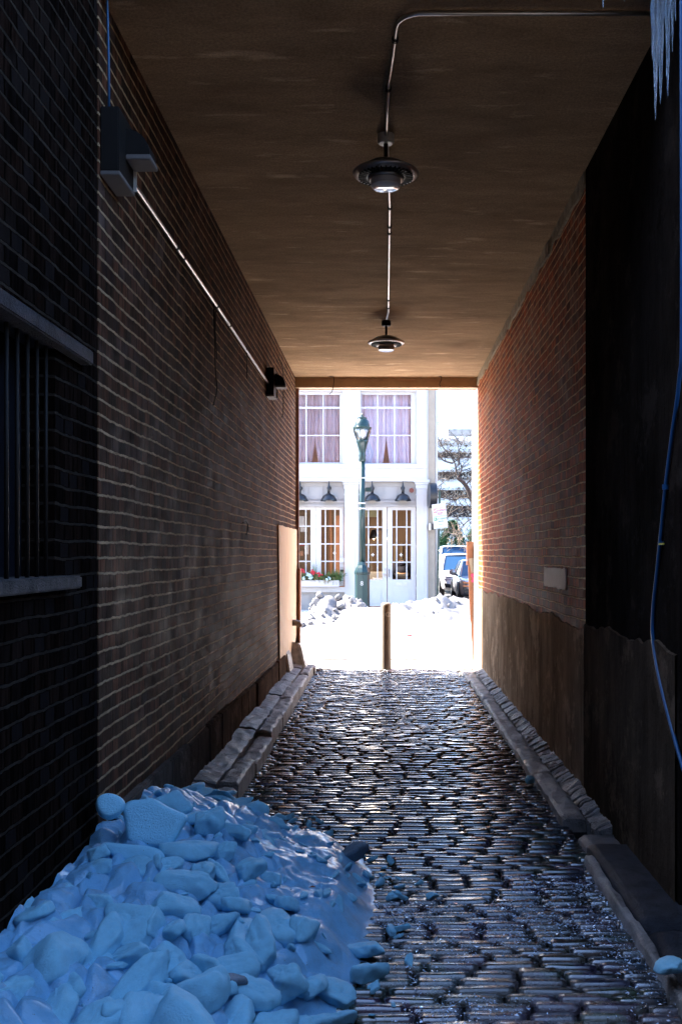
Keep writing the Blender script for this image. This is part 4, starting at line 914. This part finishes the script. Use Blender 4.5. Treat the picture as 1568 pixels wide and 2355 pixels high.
# planter
pl = empty('planter_box', (sx(732), YS - .25, sz(1349)), 'white window box of evergreens, red flowers and pale blue blooms', 'planter')
x0, x1 = sx(672) - sx(732), sx(781) - sx(732)
MB().box(x0, x1, -.12, .12, 0.005, sz(1334) - sz(1349)).build('box', M['white'], pl, bevel=.006)
def sprig(mb, p, d, L, r_, nl=9, lw=.012, ll=.07):
    p = Vector(p); d = Vector(d).normalized(); side = d.cross(Vector((r_.uniform(-1, 1), r_.uniform(-1, 1), r_.uniform(-1, 1)))).normalized()
    for k in range(nl):
        q = p + d * L * k / nl; q.z -= 0.02 * (k / nl) ** 2
        for s_ in (1, -1):
            e = (d * 0.6 + side * s_ + Vector((0, 0, r_.uniform(-.3, .3)))).normalized() * ll * (1.1 - k / nl)
            wv = d * lw; mb.add([q, q + e * .5 + wv, q + e, q + e * .5 - wv], [(0, 1, 2, 3)])
r_ = random.Random(4); top = sz(1334) - sz(1349)
for nm, mm, cnt in (('foliage', 'leaf', 170), ('dry_foliage', 'leafpale', 80)):
    mb = MB()
    for _ in range(cnt):
        X = r_.uniform(x0, x1); a = r_.uniform(-1, 1)
        pale = nm != 'foliage'
        d = (a * .8, r_.uniform(-1, .2), r_.uniform(-.8, .5) if pale else r_.uniform(.1, 1.2))
        sprig(mb, (X, r_.uniform(-.1, .1), top + r_.uniform(-.02, .1)), d, r_.uniform(.12, .3), r_)
    if nm == 'foliage':
        for _ in range(7): sprig(mb, (sx(725) - sx(732) + r_.uniform(-.05, .05), 0, top), (r_.uniform(-.2, .2), r_.uniform(-.2, .2), 1), .5, r_, 16)
        for _ in range(40): sprig(mb, (x1 - r_.uniform(0, .3), 0, top + .05), (r_.uniform(0, 1), r_.uniform(-.6, .1), r_.uniform(-.3, .8)), .32, r_, 14)
    mb.build(nm, M[mm], pl)
for nm, mm, pts_ in (('red_flowers', 'berry', [(697, 1312), (721, 1314), (722, 1319), (737, 1323), (735, 1319)]), ('blue_flowers', 'blueflower', [(688, 1329), (702, 1330), (714, 1324), (718, 1330), (756, 1331), (712, 1321)])):
    mb = MB()
    for a, b in pts_:
        for _ in range(9):
            c = (sx(a) - sx(732) + r_.gauss(0, .03), -.16 + r_.gauss(0, .03), sz(b) - sz(1349) + r_.gauss(0, .03)); q = r_.uniform(.018, .03)
            mb.lathe([(.001, -q), (q, -q * .3), (q, q * .3), (.001, q)], c, 6)
    mb.build(nm, M[mm], pl, smooth=True)

# neighbour return wall and blade sign
nb = MB(); nb.box(sx(984), sx(1000), YS - .02, YS + 6, 0, 9.5)
nbo = tag(nb.build('rendered_pier', M['beige']), 'narrow beige rendered pier at the right end of the white shopfront', 'pier')
dp = MB(); dp.tube([(sx(1003), YS + .1, 0), (sx(1003), YS + .1, 9.4)], .05, 10)
tag(dp.build('downpipe', M['white'], smooth=True), 'white downpipe beside the beige pier', 'pipe')
bsn = empty('round_sign', (sx(992), YS - .5, sz(1142)), 'round drum shaped projecting sign with dark rim on the beige pier', 'sign')
Mx = Matrix.Rotation(R(6), 4, 'Z') @ Matrix.Rotation(R(90), 4, 'Y')
MB().lathe([(.34, -.10), (.365, -.10), (.365, .10), (.34, .10)], (0, 0, 0), 48, Mx).build('rim', M['black'], bsn, smooth=True, angle=40)
MB().lathe([(.0005, -.095), (.345, -.095), (.345, .095), (.0005, .095)], (0, 0, 0), 48, Mx).build('face', M['white'], bsn, smooth=True, angle=40)
MB().box(-.02, .02, 0, .5, -.02, .02).build('bracket', M['black'], bsn)
wl_ = empty('small_floodlight', (sx(992), YS - .1, sz(1212)), 'small dark box light on the beige pier below the round sign', 'light')
MB().box(-.02, .12, -.14, 0, -.09, .09).build('housing', M['black'], wl_, bevel=.01); MB().box(-.09, -.022, -.14, 0, -.1, .1).build('front', M['galvlight'], wl_, bevel=.01)

# lamppost
YL = 26.0
lp = empty('street_lamp', (px(833, YL), YL, 0), 'dark green cast iron street lamp with a glass urn lantern', 'street lamp')
def lz(y): return pz(y, YL)
sl = YL / F
MB().lathe([(.20, -.05), (.195, lz(1322)), (.21, lz(1320)), (.215, lz(1316)), (.20, lz(1312)), (.17, lz(1306)), (.125, lz(1300)), (.115, lz(1296)), (.10, lz(1292))], (0, 0, 0), 8).build('base', M['green'], lp)
MB().lathe([(.085, lz(1296)), (.072, lz(1060))], (0, 0, 0), 14).build('pole', M['green'], lp, smooth=True)
MB().lathe([(.075, lz(1062)), (.10, lz(1058)), (.085, lz(1052)), (.10, lz(1048)), (.085, lz(1044)), (.085, lz(1040)), (.14, lz(1020)), (.165, lz(1015)), (.155, lz(1012))], (0, 0, 0), 20).build('collar', M['green'], lp, smooth=True, angle=50)
MB().lathe([(.12, lz(1016)), (.185, lz(1003)), (.222, lz(993)), (.232, lz(985))], (0, 0, 0), 24).build('lantern_glass', M['lampglass'], lp, smooth=True)
MB().lathe([(.02, lz(1012)), (.05, lz(1003)), (.07, lz(992)), (.04, lz(980))], (0, 0, 0), 12).build('lamp_bulb', M['lens'], lp, smooth=True)
rb = MB()
for k in range(6):
    a = 2 * math.pi * k / 6 + .3; rb.tube([(r * math.cos(a), r * math.sin(a), z) for r, z in ((.13, lz(1016)), (.195, lz(1003)), (.232, lz(993)), (.242, lz(981)))], .009, 5)
rb.build('lantern_ribs', M['green'], lp)
MB().lathe([(.245, lz(987)), (.25, lz(983)), (.205, lz(981)), (.195, lz(975)), (.165, lz(968)), (.12, lz(964)), (.125, lz(962)), (.12, lz(960)), (.035, lz(958)), (.025, lz(955)), (.035, lz(953)), (.0005, lz(949))], (0, 0, 0), 24).build('cap', M['green'], lp, smooth=True, angle=50)
for y_ in (1098, 1156, 1168): MB().lathe([(.084, lz(y_ + 3)), (.084, lz(y_))], (0, 0, 0), 14).build('band', M['paper'] if y_ != 1098 else M['galv'], lp)
MB().box(.08, .24, -.03, .03, lz(1131), lz(1121)).build('bracket', M['green'], lp, bevel=.01)
text('8', .16, 'number', M['paper'], lp, (-.01, -.196, lz(1342)))

# parking sign
YG = 24.0
sg = empty('parking_sign', (px(1004, YG), YG, 0), 'leaning green pole with white parking regulation sign', 'sign')
tp = Vector((px(1011, YG) - px(1004, YG), 0, pz(1128, YG)))
MB().box(-.028, .028, -.01, .01, 0, tp.z).build('pole', M['green'], sg).rotation_euler = (0, math.atan2(tp.x, tp.z), 0)
pn = MB(); pn.box(-.19, .19, -.006, .006, -.33, .33); pno = pn.build('panel', M['signface'], sg, bevel=.004)
pno.location = (px(1011, YG) - px(1004, YG), -.04, pz(1187, YG)); pno.rotation_euler = (0, R(-6), R(-28)); pno.scale = (1.0, 1, .93)
def on(name, mb, m): return mb.build(name, m, pno)
on('red_square', MB().box(-.16, -.08, -.009, -.0062, .11, .19), M['signred']); on('green_square', MB().box(-.16, -.09, -.009, -.0062, -.11, -.03), M['signgreen'])
lm = MB(); lm.box(-.17, .17, -.009, -.0062, .215, .221); lm.box(-.06, .06, -.009, -.0062, .045, .055); lm.box(-.18, .18, -.009, -.0062, .285, .289); on('red_lines', lm, M['signred'])
lm = MB(); lm.box(-.18, .18, -.009, -.0062, .0, .006); lm.box(-.06, .06, -.009, -.0062, -.225, -.215); lm.box(-.17, .17, -.009, -.0062, -.31, -.305); on('green_lines', lm, M['signgreen'])
text('NO', .06, 'lettering', M['paper'], pno, (-.12, -.0095, .15)); text('STOPPING', .055, 'lettering', M['signred'], pno, (.05, -.0075, .15)); text('ANY TIME', .035, 'lettering', M['signred'], pno, (.02, -.0075, .085))
text('2', .06, 'lettering', M['paper'], pno, (-.125, -.0095, -.07)); text('HR PARKING', .05, 'lettering', M['signgreen'], pno, (.05, -.0075, -.07)); text('8AM-6PM', .035, 'lettering', M['signgreen'], pno, (.02, -.0075, -.14))

# ------------------------------------------------------------------ cars
def car(X, Y, L, W, H, hood, mp, label, suv=True, rot=0.0):
    o = empty('parked_car', (X + W / 2, Y, 0), label, 'car', 'cars parked in the side street'); o.rotation_euler = (0, 0, rot)
    hw = W / 2
    st = [(0.0, .42, hood * .62, .68), (0.06, .30, hood * .80, .80), (.22, .24, hood * .90, .91), (.55, .22, hood * .96, .97), (1.15, .22, hood, 1.0), (1.5, .22, hood * 1.03, 1.0), (L * .5, .22, hood * 1.05, 1.0), (L - .9, .22, hood * 1.05, .99), (L - .3, .26, hood * 1.04, .95), (L - .05, .34, hood * .95, .86), (L, .45, hood * .8, .78)]
    mb = MB(); n = 12
    for y_, zb, zt, wf in st:
        a = hw * wf
        half = [(a * .88, zb), (a * .97, zb + .10), (a, zb + (zt - zb) * .45), (a * .985, zb + (zt - zb) * .72), (a * .93, zt - .05), (a * .82, zt)]
        for X_, Z_ in half + [(-x_, z_) for x_, z_ in half[::-1]]: mb.v.append((X_, y_, Z_))
    for k in range(len(st) - 1):
        for i in range(n): mb.f.append([k * n + i, k * n + (i + 1) % n, (k + 1) * n + (i + 1) % n, (k + 1) * n + i]); mb.mi.append(0)
    mb.f += [list(range(n)), [(len(st) - 1) * n + i for i in range(n)]]; mb.mi += [0, 0]
    mb.build('body', mp, o, smooth=True, subsurf=2)
    bz = hood * 1.0
    yw0, yw1, yr1, yr0 = 1.25, 2.0, L - (.55 if suv else 1.0), L - (.2 if suv else .55)
    gh = [(yw0, bz - .02, .86, bz - .01, .82), (yw1, bz, .92, H - .05, .66), (2.4, bz, .93, H - .02, .68), (yr1 - .3, bz, .92, H - .04, .68), (yr1, bz, .9, H - .08, .66), (yr0, bz, .86, bz + .05, .8)]
    mb = MB()
    for y_, z0_, w0_, z1_, w1_ in gh: mb.v += [(-hw * w0_, y_, z0_), (-hw * w1_, y_, z1_), (hw * w1_, y_, z1_), (hw * w0_, y_, z0_)]
    for k in range(len(gh) - 1):
        for i in range(3): mb.f.append([k * 4 + i, k * 4 + i + 1, k * 4 + 5 + i, k * 4 + 4 + i]); mb.mi.append(0)
    mb.build('windows', M['carglass'], o)
    rf = MB(); ys_ = [yw1 - .06, 2.15, 2.7, yr1 - .3, yr1 + .02]; zs = [H - .06, H - .02, H, H - .01, H - .06]
    for y_, z_ in zip(ys_, zs):
        for x_, dz in ((-.70, -.05), (-.62, .005), (0, .02), (.62, .005), (.70, -.05)): rf.v.append((hw * x_, y_, z_ + dz))
    for k in range(4):
        for i in range(4): rf.f.append([k * 5 + i, k * 5 + i + 1, k * 5 + 6 + i, k * 5 + 5 + i]); rf.mi.append(0)
    rf.build('roof', mp, o, smooth=True)
    pr = MB()
    for s_ in (-1, 1):
        pr.tube([(s_ * hw * .86, yw0 - .03, bz - .02), (s_ * hw * .77, (yw0 + yw1) / 2, (bz + H) / 2 - .02), (s_ * hw * .68, yw1, H - .05)], .035, 6)
        for yy in (yw1 + .75, yr1 - .5): pr.tube([(s_ * hw * .935, yy, bz), (s_ * hw * .70, yy, H - .06)], .03, 5)
        pr.tube([(s_ * hw * .9, yr1 + .15, bz), (s_ * hw * .67, yr1, H - .08)], .06, 5); pr.tube([(s_ * hw * .93, yw0 + .1, bz + .005), (s_ * hw * .93, yr0, bz + .005)], .02, 5)
    pr.build('pillars', mp, o, smooth=True)
    for s_ in (-1, 1):
        q = MB(); q.lathe([(.0005, -.09), (.07, -.085), (.105, -.03), (.11, .05), (.0005, .06)], (s_ * (hw + .09), 1.55, bz + .12), 14, Matrix.Scale(1.25, 4, (1, 0, 0)) @ Matrix.Rotation(R(90), 4, 'X')); q.tube([(s_ * hw * .9, 1.6, bz + .02), (s_ * (hw + .05), 1.57, bz + .08)], .025, 6); q.build('mirror', mp, o, smooth=True)
        h_ = MB()
        for j in range(2):
            zz = hood * .74 - j * .11
            h_.prism([(s_ * hw * .45, zz), (s_ * hw * .50, zz + .045), (s_ * hw * .86, zz + .075), (s_ * hw * .84, zz + .01)], -.0 + .02 + j * .0, .30)
        h_.build('headlight', M['headlight'] if suv else M['amber'], o, bevel=.008)
        MB().prism([(s_ * hw * .45, .36), (s_ * hw * .60, .50), (s_ * hw * .86, .56), (s_ * hw * .80, .38)], -.01, .25).build('air_intake', M['black'], o)
        for yy in (.85, L - .9):
            wh = MB().lathe([(.20, -.11), (.33, -.11), (.35, -.06), (.35, .08), (.30, .1)], (s_ * (hw - .10), yy, .34), 28, Matrix.Rotation(R(90), 4, 'Y')).build('wheel', M['tyre'], o, smooth=True, angle=40)
            MB().lathe([(.0005, -.115), (.05, -.118), (.20, -.09), (.21, -.112), (.0005, .0)] if s_ < 0 else [(.0005, .115), (.05, .118), (.20, .09), (.21, .112), (.0005, .0)], (s_ * (hw - .10), yy, .34), 20, Matrix.Rotation(R(90), 4, 'Y')).build('rim', M['galv'], wh)
            ar = [(s_ * (hw + .003), yy + .42 * math.cos(t * math.pi / 12), .34 + .42 * math.sin(t * math.pi / 12)) for t in range(13)]
            MB().prism([(a[1], a[2]) for a in ar], s_ * (hw - .02), s_ * (hw + .004), 'X').build('wheel_arch', M['black'], o)
    MB().prism([(-hw * .38, .45), (-hw * .42, hood * .72), (hw * .42, hood * .72), (hw * .38, .45)], -.02, .1).build('grille', M['black'], o, bevel=.01)
    return o
car(2.42, 32.0, 4.5, 1.8, 1.47, .92, M['carsilver'], 'dark silver car nearest in the side street, half hidden by the rusty post', suv=False)
car(2.12, 37.5, 4.7, 1.9, 1.68, 1.02, M['carwhite'], 'white sport utility car facing the street behind the silver car')
car(2.35, 43.5, 5.0, 2.0, 2.05, 1.15, M['carblue'], 'tall pale blue car behind the white one')

# ------------------------------------------------------------------ greenery and far building
def bush(X, Y, w_, h_, seed, label, nm='evergreen_bush'):
    r_ = random.Random(seed); o = empty(nm, (X, Y, 0), label, 'bush', None)
    mb = MB()
    for _ in range(int(900)):
        t = r_.random() ** .8; z = h_ * t; rad = w_ * (1 - t ** 1.5) * (0.75 + .35 * noise.noise(Vector((seed, t * 4, r_.random())))); a = r_.uniform(0, 6.283); q = math.sqrt(r_.uniform(.25, 1))
        c = Vector((rad * q * math.cos(a), rad * q * math.sin(a), z)); d = Vector((math.cos(a), math.sin(a), r_.uniform(-.4, .7)))
        sprig(mb, c, d, r_.uniform(.25, .5), r_, 4, .035, .22)
    mb.build('foliage', M['needle'], o); MB().tube([(0, 0, -.1), (0, 0, h_ * .8)], [.12, .03], 8).build('trunk', M['bark'], o)
bush(3.4, 50, 1.4, 3.3, 1, 'dark green evergreen bush behind the blue car, left one'); bush(5.0, 51, 1.5, 3.6, 2, 'dark green evergreen bush behind the blue car, right one'); bush(7.2, 52, 1.7, 4.0, 3, 'evergreen bush furthest right behind the passage wall')
def limb(mb, p, d, L, r0, depth, r_):
    p = Vector(p); d = Vector(d).normalized(); P = [p.copy()]; n = 7
    for k in range(n):
        d = (d + Vector((r_.gauss(0, .16), r_.gauss(0, .16), r_.gauss(0, .14) - (.03 if depth < 2 else -.02)))).normalized(); p = p + d * L / n; P.append(p.copy())
        if depth > 0 and k > 0:
            for _ in range(2 if depth < 3 else 1):
                if r_.random() < .8:
                    e = (d * .7 + Vector((r_.gauss(0, .7), r_.gauss(0, .5), r_.gauss(0.1, .6)))).normalized(); limb(mb, p, e, L * r_.uniform(.35, .6), r0 * (1 - k / n) * .6, depth - 1, r_)
    mb.tube(P, [max(.008, r0 * (1 - .85 * k / n)) for k in range(n + 1)], 5 if depth < 2 else 7, caps=False)
YT = 46.0
def tz(y): return pz(y, YT)
tr = empty('bare_tree', (px(1190, YT), YT, 0), 'bare leafless tree with dark branches reaching over the side street', 'tree')
def TL(mb): return off(mb, tr)
P = [Vector((px(a, YT), YT + dy, tz(b))) for a, b, dy in ((1190, 1370, 0), (1180, 1290, 0), (1150, 1220, -.2), (1093, 1168, -.4), (1070, 1120, -.5), (1048, 1100, -.6))]
mb = MB(); mb.tube(catmull(P, 4), [.22 - .15 * k / 20 for k in range(21)], 9); TL(mb).build('trunk', M['bark'], tr, smooth=True)
mb = MB(); r_ = random.Random(12)
def path(pp, r0):
    Q = catmull([Vector((px(a, YT), YT - .6 + .1 * i, tz(b))) for i, (a, b) in enumerate(pp)], 4); n = len(Q)
    mb.tube(Q, [max(.012, r0 * (1 - .8 * k / n)) for k in range(n)], 6)
    for k in range(3, n - 1, 2):
        d = (Q[k + 1] - Q[k]).normalized(); limb(mb, Q[k], d * .5 + Vector((r_.gauss(0, .6), r_.gauss(0, .4), r_.gauss(.2, .5))), r_.uniform(.5, 1.1), .025, 1, r_)
path([(1058, 1108), (1048, 1090), (1045, 1070), (1035, 1050), (1018, 1030), (1008, 1010), (1000, 985)], .055)
path([(1050, 1100), (1060, 1080), (1055, 1065)], .05); path([(1052, 1072), (1052, 1045), (1057, 1030), (1066, 1010)], .035)
path([(1040, 1068), (1020, 1062), (1008, 1050), (1000, 1042)], .05); path([(1068, 1118), (1080, 1105), (1095, 1098), (1110, 1080)], .05)
path([(1060, 1108), (1040, 1095), (1022, 1108), (1010, 1120)], .025); path([(1093, 1168), (1080, 1150), (1060, 1140), (1045, 1155)], .04); path([(1120, 1185), (1085, 1175), (1060, 1170), (1030, 1160)], .05)
path([(1110, 1190), (1080, 1195), (1060, 1215), (1050, 1235)], .03); path([(1040, 1165), (1028, 1190), (1022, 1210), (1016, 1235)], .03)
path([(1190, 1290), (1210, 1200), (1200, 1100), (1180, 1000)], .2); path([(1180, 1290), (1230, 1180), (1280, 1080)], .15)
TL(mb).build('branches', M['bark'], tr, smooth=True)
tw = MB()
for _ in range(8):
    a, b = r_.uniform(1005, 1100), r_.uniform(1190, 1245); limb(tw, (px(a, YT), YT - .5, tz(b)), (r_.gauss(0, .5), 0, -1), .7, .02, 1, r_)
TL(tw).build('pale_twigs', M['twig'], tr)

YGa = 150.0
def gz(y): return pz(y, YGa)
ga = empty('parking_garage', (30, YGa, 0), 'pale concrete parking garage with dark ivy grown openings in the distance', 'building')
mb = MB(); x0, x1 = px(995, YGa), 60
for zt, zb in ((1010, 1040), (1053, 1085), (1103, 1127), (1146, 1163), (1190, 1262)): mb.box(x0, x1, YGa, YGa + .4, gz(zb), gz(zt))
mb.box(px(1033, YGa), x1, YGa + 2, YGa + 6, gz(1012), gz(1000))
x = x0
while x < x1: mb.box(x, x + .7, YGa + .02, YGa + .6, 0, gz(1012)); x += 8
off(mb, ga).build('concrete_bands', M['concrete'], ga)
mb = MB(); mb.box(x0, x1, YGa + 1.2, YGa + 20, 0, gz(1014)); off(mb, ga).build('openings', M['dark'], ga)
mb = MB(); r_ = random.Random(8)
for zt, zb in ((1040, 1053), (1085, 1103), (1127, 1146), (1163, 1190), (1012, 1022)):
    for _ in range(800):
        X = r_.uniform(x0, x0 + 22); z = r_.uniform(gz(zb) - .3, gz(zt) + .3); q = r_.uniform(.08, .3); a = r_.uniform(0, 3)
        mb.add([(X - q * math.cos(a), YGa - r_.uniform(.05, .5), z - q * math.sin(a)), (X + q * .4, YGa - .1, z), (X + q * math.cos(a), YGa - r_.uniform(.05, .5), z + q * math.sin(a)), (X - .3 * q, YGa - .2, z + .1)], [(0, 1, 2, 3)])
off(mb, ga).build('ivy', M['ivy'], ga)
mb = MB(); mb.box(px(1033, YGa), x1, YGa + 2, YGa + 8, gz(1000), gz(982)); off(mb, ga).build('roof_structure', simple('grey streaked louvre', (0.3, 0.28, 0.27), .9, .6, 1.2, 0), ga)
# corner house across the side street
ch = MB(); ch.box(9, 18, 30, 44, -.1, 10); tag(ch.build('corner_house', M['brick_out']), 'red brick house across the side street behind the right passage wall', 'building')

# ------------------------------------------------------------------ person in the shop, bending away from the door
pe = empty('person', (sx(925), YS + 1.6, .03), 'person in a dark jacket bending forward behind the right glass door', 'person')
def skin(verts, edges, radii, name, m, parent):
    me = bpy.data.meshes.new(name); me.from_pydata(verts, edges, []); me.materials.append(m); o = bpy.data.objects.new(name, me); COL.objects.link(o); o.parent = parent
    md = o.modifiers.new('k', 'SKIN'); md.use_smooth_shade = True
    for i, r in enumerate(radii): me.skin_vertices[0].data[i].radius = (r if isinstance(r, tuple) else (r, r)); me.skin_vertices[0].data[i].use_root = (i == 0)
    q = o.modifiers.new('s', 'SUBSURF'); q.levels = 2; q.render_levels = 2; return o
V = [(0, 0, .95), (0, .12, 1.12), (0.02, .30, 1.28), (0.03, .42, 1.34), (0.04, .52, 1.36), (0.05, .62, 1.36),
     (-.10, 0, .9), (-.13, -.02, .5), (-.14, .03, .09), (-.14, .17 - .02, .05), (.10, 0, .9), (.15, -.05, .5), (.17, .02, .09), (.17, .14, .05),
     (-.17, .38, 1.30), (-.24, .42, 1.02), (-.20, .58, .86), (-.19, .64, .80), (.22, .38, 1.30), (.29, .44, 1.03), (.22, .6, .90), (.20, .66, .85)]
E = [(0, 1), (1, 2), (2, 3), (3, 4), (4, 5), (0, 6), (6, 7), (7, 8), (8, 9), (0, 10), (10, 11), (11, 12), (12, 13), (3, 14), (14, 15), (15, 16), (16, 17), (3, 18), (18, 19), (19, 20), (20, 21)]
RR = [.15, .15, .17, .14, .06, .10, .10, .07, .045, .04, .10, .07, .045, .04, .07, .052, .04, .03, .07, .052, .04, .03]
skin(V, E, RR, 'body', M['skin'], pe)
skin(V[0:4] + [V[14], V[15], V[16], V[18], V[19], V[20]], [(0, 1), (1, 2), (2, 3), (3, 4), (4, 5), (5, 6), (3, 7), (7, 8), (8, 9)], [.185, .18, .20, .17, .09, .07, .055, .09, .07, .055], 'jacket', M['jacket'], pe)
skin([V[0], V[6], V[7], V[8], V[10], V[11], V[12]], [(0, 1), (1, 2), (2, 3), (0, 4), (4, 5), (5, 6)], [.17, .125, .09, .07, .125, .09, .07], 'trousers', M['denim'], pe)
skin([(0.05, .60, 1.40), (0.05, .66, 1.39)], [(0, 1)], [.115, .105], 'hair', M['hair'], pe)
